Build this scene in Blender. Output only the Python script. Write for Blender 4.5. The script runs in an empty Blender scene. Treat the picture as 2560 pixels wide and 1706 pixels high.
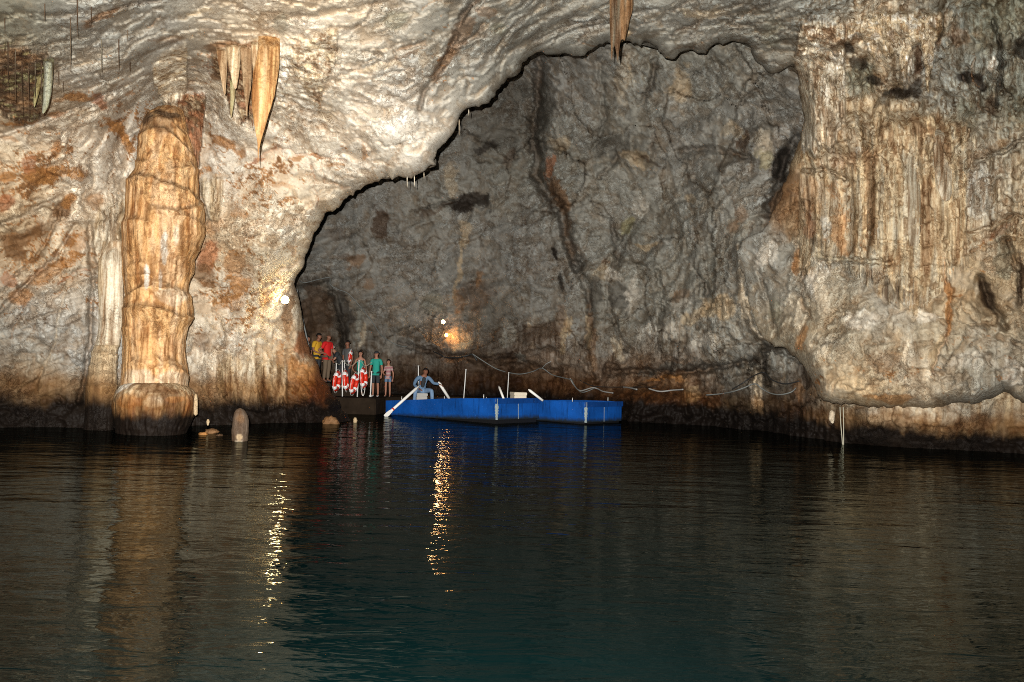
import bpy, bmesh, math, random
import numpy as np
from mathutils import Vector, Matrix, Euler

# ------------------------------------------------------------------ camera, world, flash
F = 2133.0                       # focal length in photograph pixels (2560 wide)
PITCH = math.atan(65.0 / F)
ROLL = math.radians(1.8)
CAM = np.array([0.0, 0.0, 1.8])
sc = bpy.context.scene
col = sc.collection
cd = bpy.data.cameras.new('camera'); cam = bpy.data.objects.new('camera', cd); col.objects.link(cam)
cam.location = CAM; cam.rotation_euler = (Matrix.Rotation(math.pi / 2 + PITCH, 3, 'X') @ Matrix.Rotation(ROLL, 3, 'Z')).to_euler()
cd.sensor_width = 36; cd.lens = F / 2560 * 36; cd.clip_end = 400; cd.clip_start = 0.05
sc.camera = cam
w = bpy.data.worlds.new('World'); sc.world = w; w.use_nodes = True
bg = w.node_tree.nodes['Background']; bg.inputs[0].default_value = (0.75, 0.85, 0.8, 1); bg.inputs[1].default_value = 0.012
# the camera's flash, up and to the left of the lens
fl = bpy.data.lights.new('flash', 'SPOT'); fl.energy = 42000; fl.color = (1.0, 0.962, 0.895)
fl.spot_size = math.radians(106); fl.spot_blend = 1.0; fl.shadow_soft_size = 0.025
flo = bpy.data.objects.new('flash', fl); col.objects.link(flo)
flo.location = (-0.20, -0.02, 2.06)
flo.rotation_euler = (math.radians(90 + 6), 0, math.radians(0))
vs = sc.view_settings; vs.view_transform = 'Standard'; vs.look = 'None'; vs.gamma = 1; vs.exposure = 0
cy = sc.cycles
cy.filter_width = 1.0; cy.use_denoising = False; cy.max_bounces = 5; cy.diffuse_bounces = 3; cy.glossy_bounces = 4
cy.sample_clamp_indirect = 4.0; cy.caustics_reflective = False; cy.caustics_refractive = False

random.seed(4); rng = np.random.RandomState(7)
R = math.radians

# ------------------------------------------------------------------ pixel helpers
def ray(px, py):
    x0 = (np.asarray(px, float) - 1280) / F; y0 = (853 - np.asarray(py, float)) / F
    xc = x0 * math.cos(ROLL) - y0 * math.sin(ROLL); yc = x0 * math.sin(ROLL) + y0 * math.cos(ROLL)
    s, c = math.sin(PITCH), math.cos(PITCH)
    return xc, c - s * yc, s + c * yc
def G(px): return np.clip(1 / (1 + (1280 - np.asarray(px, float)) * math.tan(ROLL) / 185), .74, 1.42)   # the left walls stand nearer, the right ones farther
def Wm(px, py, Y):
    a, b, c = ray(px, py); t = np.asarray(Y, float) / b
    return np.stack([CAM[0] + a * t, CAM[1] + b * t, CAM[2] + c * t], -1)
def W(px, py, Y): return Wm(px, py, np.asarray(Y, float) * G(px))
def V(px, py, Y): return Vector(Wm(px, py, Y).tolist())
def VG(px, py, Y): return Vector(W(px, py, Y).tolist())

# ------------------------------------------------------------------ noise
_perm = rng.permutation(256).astype(np.int32); _perm = np.concatenate([_perm, _perm, _perm])
_g = rng.normal(size=(256, 3)).astype(np.float32); _g /= np.linalg.norm(_g, axis=1, keepdims=True)
def perlin(p):
    p = p.astype(np.float32); i = np.floor(p).astype(np.int32); f = p - i; i &= 255
    u = f * f * f * (f * (f * 6 - 15) + 10); out = 0
    for dx in (0, 1):
        wx = u[..., 0] if dx else 1 - u[..., 0]
        for dy in (0, 1):
            wy = u[..., 1] if dy else 1 - u[..., 1]
            for dz in (0, 1):
                wz = u[..., 2] if dz else 1 - u[..., 2]
                h = _perm[_perm[_perm[(i[..., 0] + dx) & 255] + ((i[..., 1] + dy) & 255)] + ((i[..., 2] + dz) & 255)]
                g = _g[h]
                d = g[..., 0] * (f[..., 0] - dx) + g[..., 1] * (f[..., 1] - dy) + g[..., 2] * (f[..., 2] - dz)
                out = out + wx * wy * wz * d
    return out * 1.6
def fbm(p, octv=4, gain=0.5, ridge=False, seed=0.0):
    p = p + seed * 17.37; a = 1.0; s = 0; n = 0
    for k in range(octv):
        v = perlin(p)
        if ridge: v = 1 - 2 * np.abs(v)
        s = s + a * v; n += a; a *= gain; p = p * 2.03 + 11.1
    return s / n
def facets(P, size, seed, steep=.4):
    # broken rock: every voronoi cell is a small tilted plane, so neighbours meet in sharp edges and steps
    q = P / size + seed * 7.7; base = np.floor(q).astype(np.int32); best = np.full(q.shape[:-1], 1e9, np.float32); val = np.zeros(q.shape[:-1], np.float32); sec = best.copy()
    for dx in (-1, 0, 1):
        for dy in (-1, 0, 1):
            for dz in (-1, 0, 1):
                c = base + np.array([dx, dy, dz], np.int32); h = _perm[_perm[_perm[c[..., 0] & 255] + (c[..., 1] & 255)] + (c[..., 2] & 255)]
                g = _g[h]; pt = c + .5 + .42 * _g[(h + 91) & 255]; dv = q - pt; dd = (dv ** 2).sum(-1)
                v = (dv * g).sum(-1) * steep + .22 * _g[(h + 33) & 255][..., 0]
                m = dd < best; sec = np.where(m, best, np.minimum(sec, dd)); val = np.where(m, v, val); best = np.where(m, dd, best)
    return val * size, np.sqrt(sec) - np.sqrt(best)
def sstep(a, b, x):
    t = np.clip((x - a) / (b - a), 0, 1); return t * t * (3 - 2 * t)

# ------------------------------------------------------------------ palette: the pigments of the rock
PAL = dict(CR=(.57, .485, .36), W=(.60, .55, .465), G=(.27, .26, .225), G2=(.215, .208, .178), OG=(.19, .18, .13), OR=(.33, .155, .05),
           BR=(.17, .09, .04), TN=(.44, .33, .20), BL=(.40, .39, .36), DK=(.022, .016, .012), DB=(.07, .04, .022),
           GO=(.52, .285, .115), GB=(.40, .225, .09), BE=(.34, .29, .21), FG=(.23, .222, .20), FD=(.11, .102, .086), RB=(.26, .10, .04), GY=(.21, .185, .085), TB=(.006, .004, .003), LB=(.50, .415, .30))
PAL = {k: np.array(v) for k, v in PAL.items()}

def mixc(c, k, t):
    t = np.clip(t, 0, 1)[..., None]; return c * (1 - t) + (PAL[k] if isinstance(k, str) else k) * t

def rbf_color(px, py, pts, sig=1.0):
    num = 0; den = 1e-9
    for (x, y, k, s) in pts:
        wgt = np.exp(-((px - x) ** 2 + (py - y) ** 2) / (2 * (s * sig) ** 2)) + 1e-7 / (1 + ((px - x) ** 2 + (py - y) ** 2) / 1e5)
        num = num + wgt[..., None] * PAL[k]; den = den + wgt
    return num / den[..., None]

def splat(px, py, wn, spl):
    """yield (weight, colour) of an organic patch"""
    x, y, rx, ry, ang, st, k = spl
    a = R(ang); dx = px - x; dy = py - y
    u = (dx * math.cos(a) + dy * math.sin(a)) / rx; v = (-dx * math.sin(a) + dy * math.cos(a)) / ry
    r = np.sqrt(u * u + v * v) * (1 + 0.75 * wn)
    return st * sstep(1.15, 0.78, r)

def polydist(px, py, pts):
    best = np.full(px.shape, 1e9)
    for (x0, y0), (x1, y1) in zip(pts[:-1], pts[1:]):
        dx, dy = x1 - x0, y1 - y0; L = dx * dx + dy * dy + 1e-9
        t = np.clip(((px - x0) * dx + (py - y0) * dy) / L, 0, 1)
        best = np.minimum(best, np.hypot(px - x0 - t * dx, py - y0 - t * dy))
    return best

def rbf_depth(ctrl):
    c = np.array(ctrl, float); X = c[:, :2] / 1000.0; n = len(X)
    def phi(r): return np.where(r > 0, r * r * np.log(r + 1e-12), 0)
    d = np.linalg.norm(X[:, None] - X[None], axis=2)
    A = np.zeros((n + 3, n + 3)); A[:n, :n] = phi(d) + np.eye(n) * 1e-3
    A[:n, n] = 1; A[:n, n + 1:] = X; A[n, :n] = 1; A[n + 1:, :n] = X.T
    s = np.linalg.solve(A, np.concatenate([1.0 / c[:, 2], [0, 0, 0]]))
    def f(px, py):
        x = px / 1000.0; y = py / 1000.0; o = s[n] + s[n + 1] * x + s[n + 2] * y
        for i in range(n): o = o + s[i] * phi(np.hypot(x - X[i, 0], y - X[i, 1]))
        return 1.0 / np.clip(o, 1 / 60.0, 1 / 5.0)
    return f

# ------------------------------------------------------------------ tagging, meshes
def tag(o, label=None, cat=None, group=None, kind=None):
    if label: o['label'] = label
    if cat: o['category'] = cat
    if group: o['group'] = group
    if kind: o['kind'] = kind
    return o
def empty(name, loc=(0, 0, 0), rz=0):
    o = bpy.data.objects.new(name, None); col.objects.link(o); o.location = loc; o.rotation_euler = (0, 0, rz); return o
def link(name, me, mat=None, parent=None):
    if mat: me.materials.append(mat)
    o = bpy.data.objects.new(name, me); col.objects.link(o)
    if parent: o.parent = parent
    return o
def grid_mesh(name, P, colr, flow, mat, keep=None, wrap=False, parent=None):
    ny, nx = P.shape[:2]
    idx = np.arange(ny * nx).reshape(ny, nx)
    if wrap:
        a = idx[:-1]; b = np.roll(idx, -1, 1)[:-1]; c = np.roll(idx, -1, 1)[1:]; d = idx[1:]
    else:
        a = idx[:-1, :-1]; b = idx[:-1, 1:]; c = idx[1:, 1:]; d = idx[1:, :-1]
    q = np.stack([a, d, c, b], -1).reshape(-1, 4)
    Pf = P.reshape(-1, 3); cf = colr.reshape(-1, 3); ff = flow.reshape(-1)
    if keep is not None:
        kf = keep.reshape(-1); q = q[kf[q].all(1)]
        used = np.zeros(len(Pf), bool); used[q.ravel()] = True
        remap = np.cumsum(used) - 1; q = remap[q]; Pf = Pf[used]; cf = cf[used]; ff = ff[used]
    me = bpy.data.meshes.new(name)
    me.vertices.add(len(Pf)); me.vertices.foreach_set('co', Pf.astype(np.float32).ravel())
    me.loops.add(q.size); me.loops.foreach_set('vertex_index', q.astype(np.int32).ravel())
    me.polygons.add(len(q)); me.polygons.foreach_set('loop_start', np.arange(0, q.size, 4, dtype=np.int32))
    me.polygons.foreach_set('use_smooth', np.ones(len(q), bool))
    me.update(calc_edges=True)
    at = me.color_attributes.new('pigment', 'FLOAT_COLOR', 'POINT')
    at.data.foreach_set('color', np.concatenate([np.clip(cf, 0, 1), np.clip(ff, 0, 1)[:, None]], 1).astype(np.float32).ravel())
    return link(name, me, mat, parent)

# ------------------------------------------------------------------ materials
def newmat(name):
    m = bpy.data.materials.new(name); m.use_nodes = True
    return m, m.node_tree.nodes, m.node_tree.links, m.node_tree.nodes['Principled BSDF']
def simple(name, c, rough=.6, metal=0, var=.15, scale=8, bump=0.0, spec=.3):
    m, N, L, b = newmat(name)
    b.inputs['Roughness'].default_value = rough; b.inputs['Metallic'].default_value = metal
    b.inputs['Specular IOR Level'].default_value = spec
    t = N.new('ShaderNodeTexCoord'); n = N.new('ShaderNodeTexNoise'); n.inputs['Scale'].default_value = scale; n.inputs['Detail'].default_value = 6
    L.new(t.outputs['Object'], n.inputs['Vector'])
    mx = N.new('ShaderNodeMix'); mx.data_type = 'RGBA'
    mx.inputs[6].default_value = (*[x * (1 - var) for x in c], 1); mx.inputs[7].default_value = (*[min(1, x * (1 + var)) for x in c], 1)
    L.new(n.outputs[0], mx.inputs[0]); L.new(mx.outputs[2], b.inputs['Base Color'])
    if bump:
        bp = N.new('ShaderNodeBump'); bp.inputs['Distance'].default_value = bump; L.new(n.outputs[0], bp.inputs['Height']); L.new(bp.outputs[0], b.inputs['Normal'])
    return m

def rock_mat(name, bump=1.0, rough=.62):
    m, N, L, b = newmat(name)
    at = N.new('ShaderNodeAttribute'); at.attribute_name = 'pigment'
    tc = N.new('ShaderNodeTexCoord')
    def noise(scale, detail, rough_=.55, vec=None, dist=0):
        n = N.new('ShaderNodeTexNoise'); n.inputs['Scale'].default_value = scale; n.inputs['Detail'].default_value = detail
        n.inputs['Roughness'].default_value = rough_; n.inputs['Distortion'].default_value = dist
        L.new(vec or tc.outputs['Object'], n.inputs['Vector']); return n.outputs[0]
    def math_(op, a, b_=None, cl=False):
        n = N.new('ShaderNodeMath'); n.operation = op; n.use_clamp = cl
        for i, v in enumerate((a, b_)):
            if v is None: continue
            if isinstance(v, (int, float)): n.inputs[i].default_value = v
            else: L.new(v, n.inputs[i])
        return n.outputs[0]
    mp = N.new('ShaderNodeMapping'); mp.inputs['Scale'].default_value = (1, 1, .09); L.new(tc.outputs['Object'], mp.inputs['Vector'])
    n1 = noise(2.2, 8, .62, dist=.6); n2 = noise(16, 8, .72, dist=.4); n3 = noise(7.5, 6, .6, mp.outputs[0], .3)
    flow = at.outputs['Alpha']
    # fine pigment variation: isotropic grain, or vertical streaks where calcite has flowed
    def ramp(x, lo, hi, a, b_):
        n = N.new('ShaderNodeMapRange'); n.inputs[1].default_value = lo; n.inputs[2].default_value = hi; n.inputs[3].default_value = a; n.inputs[4].default_value = b_
        n.interpolation_type = 'SMOOTHSTEP'; L.new(x, n.inputs[0]); return n.outputs[0]
    n4 = noise(5.5, 9, .68, dist=1.2)
    vein = ramp(math_('ABSOLUTE', math_('SUBTRACT', n4, .5)), .0, .022, .5, 1.0)
    pit = math_('MULTIPLY', ramp(n2, .34, .43, .66, 1.0), ramp(n2, .5, .62, 1.0, 1.10))
    iso = math_('MULTIPLY', math_('MULTIPLY', vein, pit), math_('MULTIPLY', ramp(n1, .3, .62, .8, 1.1), ramp(n4, .34, .62, .74, 1.22)))
    n0 = noise(.55, 4, .6, dist=.8); k0 = ramp(n0, .40, .60, .12, .85)
    mi = N.new('ShaderNodeMix'); mi.data_type = 'FLOAT'; mi.inputs[2].default_value = 1.0; L.new(k0, mi.inputs[0]); L.new(iso, mi.inputs[3]); iso = mi.outputs[0]
    stre = math_('MULTIPLY', ramp(n3, .34, .6, .45, 1.3), ramp(n2, .32, .6, .75, 1.15))
    mx = N.new('ShaderNodeMix'); mx.data_type = 'FLOAT'; L.new(flow, mx.inputs[0]); L.new(iso, mx.inputs[2]); L.new(stre, mx.inputs[3])
    f = mx.outputs[0]
    # darker grain is warmer (iron in the cracks): raise to powers per channel
    sep = N.new('ShaderNodeCombineColor')
    L.new(math_('POWER', f, .85), sep.inputs[0]); L.new(math_('POWER', f, 1.08), sep.inputs[1]); L.new(math_('POWER', f, 1.3), sep.inputs[2])
    mul = N.new('ShaderNodeMix'); mul.data_type = 'RGBA'; mul.blend_type = 'MULTIPLY'; mul.inputs[0].default_value = 1
    L.new(at.outputs['Color'], mul.inputs[6]); L.new(sep.outputs[0], mul.inputs[7]); L.new(mul.outputs[2], b.inputs['Base Color'])
    h = math_('ADD', math_('MULTIPLY', n1, .028), math_('MULTIPLY', n2, .009)); h = math_('ADD', h, math_('MULTIPLY', n4, .02)); h = math_('ADD', h, math_('MULTIPLY', vein, .016))
    h = math_('ADD', h, math_('MULTIPLY', math_('MULTIPLY', n3, flow), .12))
    bp = N.new('ShaderNodeBump'); bp.inputs['Distance'].default_value = 1.0 * bump; bp.inputs['Strength'].default_value = 1.0
    L.new(h, bp.inputs['Height']); L.new(bp.outputs[0], b.inputs['Normal'])
    L.new(math_('ADD', math_('MULTIPLY', k0, .75), .25), bp.inputs['Strength'])
    b.inputs['Roughness'].default_value = rough; b.inputs['Specular IOR Level'].default_value = .13
    return m
ROCK = rock_mat('wet_limestone')
M = dict(checked2=simple('dull_grey_plastic', (.34, .33, .31), .6),
    blue=simple('blue_hull_paint', (.003, .052, .26), .5, var=.18, scale=3, bump=.004), blue_rim=simple('blue_rim_paint', (.003, .043, .19), .4, var=.12),
    black=simple('black_bitumen', (.008, .008, .009), .5), white=simple('white_paint', (.78, .77, .73), .45, var=.1, bump=.002),
    chip=simple('worn_white_paint', (.30, .36, .36), .8, var=.5, scale=14), metal=simple('galvanised_metal', (.62, .62, .6), .4, .3),
    steelw=simple('white_enamelled_steel', (.8, .8, .78), .35), red=simple('red_buoy_plastic', (.62, .028, .012), .35, var=.1),
    tape=simple('reflective_tape', (.98, .98, .98), .3, spec=1, var=.02), cable=simple('grey_conduit', (.15, .16, .155), .5), cabled=simple('black_cable', (.02, .02, .02), .5),
    cablew=simple('pale_conduit', (.27, .27, .26), .5), wood=simple('pale_wood', (.62, .55, .44), .6, scale=20), rope=simple('pale_rope', (.38, .36, .28), .9),
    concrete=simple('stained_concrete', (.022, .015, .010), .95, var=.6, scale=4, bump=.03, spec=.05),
    skin=simple('skin', (.30, .14, .09), .55, var=.06), skin2=simple('tanned_skin', (.20, .085, .05), .55, var=.06), hair=simple('dark_hair', (.012, .009, .008), .5), grey_hair=simple('grey_hair', (.32, .29, .26), .6),
    yellow=simple('yellow_cotton', (.5, .28, .02), .85, bump=.004), redc=simple('red_cotton', (.5, .01, .01), .8, bump=.004), dark=simple('dark_cotton', (.025, .028, .032), .85),
    teal=simple('teal_cotton', (.02, .28, .22), .85, bump=.004), denim=simple('blue_denim', (.10, .17, .27), .85, var=.35, scale=12), jeans=simple('faded_jeans', (.15, .24, .38), .85, var=.45, scale=7),
    khaki=simple('khaki_cloth', (.12, .085, .055), .85), checked=simple('grey_cloth', (.09, .09, .09), .85), eye=simple('eye', (.02, .015, .012), .3), lip=simple('lips', (.32, .09, .07), .5),
    shoe=simple('white_shoe', (.5, .5, .5), .6), bottle=simple('blue_plastic', (.05, .15, .45), .2))
def scuffed(name, c):
    m, N, L, b = newmat(name); t = N.new('ShaderNodeTexCoord'); b.inputs['Roughness'].default_value = .5; b.inputs['Specular IOR Level'].default_value = .3
    def nz(sc_, det, mapsc):
        mp = N.new('ShaderNodeMapping'); mp.inputs['Scale'].default_value = mapsc; L.new(t.outputs['Object'], mp.inputs['Vector'])
        n = N.new('ShaderNodeTexNoise'); n.inputs['Scale'].default_value = sc_; n.inputs['Detail'].default_value = det; n.inputs['Roughness'].default_value = .65; L.new(mp.outputs[0], n.inputs['Vector']); return n.outputs[0]
    def rm(x, lo, hi):
        r_ = N.new('ShaderNodeMapRange'); r_.inputs[1].default_value = lo; r_.inputs[2].default_value = hi; L.new(x, r_.inputs[0]); return r_.outputs[0]
    def mx(f, a, b_):
        k = N.new('ShaderNodeMix'); k.data_type = 'RGBA'; L.new(f, k.inputs[0]) if not isinstance(f, float) else None
        for i, v in ((6, a), (7, b_)):
            if isinstance(v, tuple): k.inputs[i].default_value = (*v, 1)
            else: L.new(v, k.inputs[i])
        return k.outputs[2]
    base = mx(rm(nz(1.3, 6, (1, 1, 1)), .35, .65), tuple(x * .72 for x in c), tuple(x * 1.25 for x in c))
    drip_ = mx(rm(nz(3, 6, (2.2, 2.2, .35)), .55, .72), base, tuple(x * .45 for x in c))
    scr = mx(rm(nz(9, 9, (.5, .5, 2.5)), .66, .72), drip_, (.10, .17, .30))
    sx = N.new('ShaderNodeSeparateXYZ'); L.new(t.outputs['Object'], sx.inputs[0])
    ad = N.new('ShaderNodeMath'); ad.operation = 'SUBTRACT'; L.new(sx.outputs[2], ad.inputs[0]); n5 = nz(6, 5, (1, 1, 1)); ml = N.new('ShaderNodeMath'); ml.operation = 'MULTIPLY'; ml.inputs[1].default_value = .16; L.new(n5, ml.inputs[0]); L.new(ml.outputs[0], ad.inputs[1])
    low = rm(ad.outputs[0], .07, -.06); wl = mx(low, scr, (.012, .02, .03)); L.new(wl, b.inputs['Base Color']); return m
M['blue'] = scuffed('scuffed_blue_hull_paint', (.004, .068, .31)); M['blue_rim'] = scuffed('scuffed_blue_rim_paint', (.003, .043, .20))
def stripes():
    m, N, L, b = newmat('striped_cloth'); t = N.new('ShaderNodeTexCoord'); wv = N.new('ShaderNodeTexWave'); wv.bands_direction = 'Z'; wv.inputs['Scale'].default_value = 5; wv.inputs['Distortion'].default_value = 1.5
    L.new(t.outputs['Object'], wv.inputs[0]); r = N.new('ShaderNodeValToRGB'); e = r.color_ramp.elements
    e[0].color = (.35, .04, .04, 1); e[1].color = (.4, .37, .33, 1); k = e.new(.4); k.color = (.1, .13, .2, 1); k = e.new(.6); k.color = (.42, .2, .16, 1)
    L.new(wv.outputs[1], r.inputs[0]); L.new(r.outputs[0], b.inputs['Base Color']); b.inputs['Roughness'].default_value = .85; return m
M['stripe'] = stripes()
def emis(name, c, s):
    m, N, L, b = newmat(name); b.inputs['Base Color'].default_value = (*c, 1); b.inputs['Emission Color'].default_value = (*c, 1); b.inputs['Emission Strength'].default_value = s; return m

# ------------------------------------------------------------------ the cave's opening, traced and given a jagged rim
OPEN = [(905, 1180), (896, 1066), (878, 1056), (868, 1034), (852, 1024), (846, 998), (830, 986), (822, 962), (810, 950), (800, 928), (792, 905), (776, 884), (770, 860), (757, 800), (747, 745), (736, 712), (742, 695), (757, 684), (764, 650), (775, 610), (790, 575), (806, 545), (812, 530), (830, 525), (862, 502), (890, 478), (930, 458), (966, 447), (968, 438), (990, 446), (1018, 440), (1050, 436), (1088, 411), (1082, 396), (1100, 368), (1122, 345), (1142, 318), (1150, 296), (1170, 276), (1205, 262), (1240, 243), (1254, 215), (1270, 196), (1302, 182), (1306, 158), (1328, 138), (1342, 131), (1385, 137), (1410, 132), (1440, 138), (1480, 126), (1520, 108), (1545, 103), (1572, 101), (1590, 107), (1622, 107), (1642, 118), (1658, 142), (1686, 145), (1700, 134), (1722, 121), (1742, 131), (1770, 122), (1800, 112), (1840, 104), (1872, 114), (1884, 148), (1902, 160), (1915, 176), (1948, 178), (1986, 160), (1996, 200), (1998, 240), (2006, 270), (2010, 300), (1998, 345), (1978, 400), (1962, 450), (1945, 500), (1930, 540), (1905, 575), (1860, 600), (1846, 625), (1850, 665), (1864, 710), (1872, 760), (1890, 815), (1912, 850), (1934, 866), (1965, 872), (1992, 896), (2010, 918), (2028, 950), (2042, 985), (2062, 1003), (2084, 1010), (2124, 1012), (2190, 1020), (2240, 1018), (2290, 1021), (2335, 1022), (2380, 1008), (2430, 1012), (2470, 998), (2512, 983), (2530, 990), (2552, 1008), (2620, 1030), (2760, 1055), (3000, 1080), (3400, 1120)]
def jag(pts, seed=3):
    r = random.Random(seed)
    out = [pts[0]]
    for (x0, y0), (x1, y1) in zip(pts[:-1], pts[1:]):
        L = math.hypot(x1 - x0, y1 - y0); n = max(1, int(L / 9))
        for i in range(1, n + 1):
            t = i / n; a = 3.4 if i < n else 0
            x = x0 + (x1 - x0) * t; y = y0 + (y1 - y0) * t + r.uniform(-a, a); x += r.uniform(-a, a) * .6
            if a and r.random() < .12 and 780 < x < 1950 and y < 600: y += r.uniform(4, 9)
            q_ = np.array([[x * .018, y * .018, 3.3], [x * .055, y * .055, 7.7]]); nz = perlin(q_); wob = float(nz[0] * 9 + nz[1] * 6)
            out.append((x + wob * .5, y + wob * .8 if y < 1000 else y))
    return out
RIM = jag(OPEN)
POLY = RIM + [(3400, 1500), (905, 1500)]

def inside_poly(px, py, poly):
    ins = np.zeros(px.shape, bool); n = len(poly)
    for i in range(n):
        x0, y0 = poly[i]; x1, y1 = poly[(i + 1) % n]
        if y0 == y1: continue
        c = ((y0 > py) != (y1 > py)) & (px < (x1 - x0) * (py - y0) / (y1 - y0) + x0)
        ins ^= c
    return ins
def rim_dist(px, py):
    sh = px.shape; px = px.ravel(); py = py.ravel()
    coarse = polydist(px, py, OPEN)
    d = coarse.copy(); nx = px.copy(); ny = py.copy()
    near = np.where(coarse < 95)[0]; qx, qy = px[near], py[near]
    best = np.full(len(near), 1e9); bx = qx.copy(); by = qy.copy()
    for (x0, y0), (x1, y1) in zip(RIM[:-1], RIM[1:]):
        m = (np.abs(qx - (x0 + x1) / 2) < 130) & (np.abs(qy - (y0 + y1) / 2) < 130)
        if not m.any(): continue
        ax, ay = qx[m], qy[m]; dx, dy = x1 - x0, y1 - y0
        t = np.clip(((ax - x0) * dx + (ay - y0) * dy) / (dx * dx + dy * dy + 1e-9), 0, 1)
        cx, cy_ = x0 + t * dx, y0 + t * dy; dd = np.hypot(ax - cx, ay - cy_)
        bb = best[m]; u = dd < bb; ids = np.where(m)[0][u]
        best[ids] = dd[u]; bx[ids] = cx[u]; by[ids] = cy_[u]
    d[near] = np.minimum(best, 200); nx[near] = bx; ny[near] = by
    return d.reshape(sh), nx.reshape(sh), ny.reshape(sh)

# ------------------------------------------------------------------ pigment and relief of the near rock
FRONT_Z = [(0, 1080, 24.6), (180, 1085, 24.6), (420, 1080, 25.2), (600, 1075, 26), (760, 1068, 27), (870, 1050, 27.6), (770, 900, 27.5), (740, 750, 27), (600, 850, 26.3), (400, 800, 25.3), (200, 800, 24.6), (0, 800, 24), (0, 550, 22.8), (0, 300, 21), (200, 450, 23.2), (400, 550, 25), (400, 300, 24.6), (460, 225, 23.6), (560, 300, 23.6), (700, 300, 22.8), (650, 600, 25), (810, 530, 25), (900, 470, 24), (1080, 420, 22), (1000, 250, 20.6), (1150, 290, 21.5), (1250, 220, 21.2), (1335, 125, 21), (1590, 100, 20.5), (1870, 110, 20), (1990, 165, 20), (0, 0, 16), (300, 0, 16.5), (300, 150, 19.5), (700, 0, 17), (700, 130, 19.5), (1280, 0, 17.8), (1900, 0, 17.5), (2560, 0, 14.5), (2006, 300, 20.6), (1935, 540, 22.2), (1848, 640, 23.6), (1890, 800, 23.4), (1960, 872, 21.6), (2064, 1004, 19.3), (2300, 1020, 17.6), (2560, 1010, 16), (2100, 850, 19.3), (2350, 850, 17.2), (2560, 700, 16), (2560, 350, 15.6), (2150, 600, 19.2), (2200, 300, 18.4), (2380, 500, 17.2), (2200, 110, 17.8), (-1200, 500, 19), (-1200, 1100, 19), (3800, 500, 12), (3800, 1100, 11), (0, -900, 15), (1280, -900, 16), (2560, -900, 14), (-1200, -900, 13), (3800, -900, 11)]
front_depth = rbf_depth(FRONT_Z)
def rand_cracks(n, box, ang, seed, keys):
    rr = random.Random(seed); out = []
    for i in range(n):
        x = rr.uniform(box[0], box[2]); y = rr.uniform(box[1], box[3]); a = R(rr.choice(ang) + rr.uniform(-18, 18)); pts = [(x, y)]
        for k in range(rr.randint(3, 8)):
            a += rr.uniform(-.5, .5); st_ = rr.uniform(10, 26); x += math.cos(a) * st_; y += math.sin(a) * st_; pts.append((x, y))
        out.append((pts, rr.uniform(1.3, 2.6), rr.uniform(.05, .16), rr.uniform(.5, .95), rr.choice(keys)))
    return out
FRONT_COL = [(0, 20, 'OG', 90), (150, 30, 'G2', 110), (400, 40, 'G', 120), (620, 40, 'LB', 110), (850, 60, 'LB', 120), (1000, 50, 'G2', 110), (1200, 50, 'G2', 120), (1400, 30, 'G2', 120), (1650, 40, 'G2', 120), (1850, 40, 'G2', 110), (1990, 60, 'G2', 90), (60, 130, 'OG', 60), (230, 130, 'G', 90), (400, 170, 'G', 90), (60, 200, 'BR', 60), (220, 250, 'LB', 80), (100, 300, 'TN', 70), (330, 280, 'W', 70), (500, 230, 'LB', 80), (760, 200, 'CR', 90), (900, 200, 'W', 110), (1050, 200, 'G', 90), (1200, 160, 'G', 100), (1500, 70, 'G', 90), (1750, 80, 'G', 90), (80, 400, 'CR', 90), (220, 420, 'W', 70), (60, 520, 'TN', 80), (230, 560, 'CR', 90), (100, 650, 'TN', 90), (120, 760, 'BL', 80), (220, 820, 'BL', 70), (60, 850, 'G', 90), (200, 680, 'LB', 70), (560, 420, 'W', 90), (700, 420, 'CR', 90), (850, 350, 'W', 110), (1000, 330, 'W', 100), (1100, 300, 'W', 70), (900, 430, 'CR', 60), (560, 560, 'TN', 80), (660, 560, 'CR', 80), (770, 500, 'CR', 70), (560, 700, 'TN', 80), (670, 680, 'CR', 70), (730, 620, 'CR', 60), (600, 850, 'LB', 80), (540, 800, 'W', 70), (690, 830, 'LB', 60), (760, 850, 'TN', 40), (780, 950, 'OR', 60), (690, 950, 'TN', 50), (80, 950, 'TN', 50), (2060, 200, 'LB', 60), (2060, 90, 'G2', 50), (2200, 90, 'LB', 60), (2330, 90, 'G2', 60), (2500, 60, 'OG', 80), (2200, 230, 'TN', 60), (2300, 200, 'G2', 60), (2420, 220, 'G2', 70), (2530, 250, 'OG', 60), (2060, 330, 'TN', 50), (2200, 400, 'TN', 60), (2290, 450, 'BE', 60), (2380, 430, 'TN', 60), (2500, 450, 'G', 50), (2530, 550, 'TN', 50), (2000, 520, 'BR', 40), (2060, 570, 'TN', 50), (2160, 580, 'BE', 60), (2300, 600, 'TN', 60), (1920, 640, 'G', 40), (1960, 720, 'G', 40), (2080, 720, 'BE', 70), (2200, 720, 'G', 60), (2350, 700, 'TN', 70), (2500, 700, 'TN', 70), (2100, 850, 'BE', 80), (2280, 850, 'BE', 80), (2450, 850, 'BE', 80), (2150, 960, 'TN', 50), (2300, 980, 'TN', 60), (2450, 960, 'G', 50)]  # greys along the top kept darker, painting in the flash falloff
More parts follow.
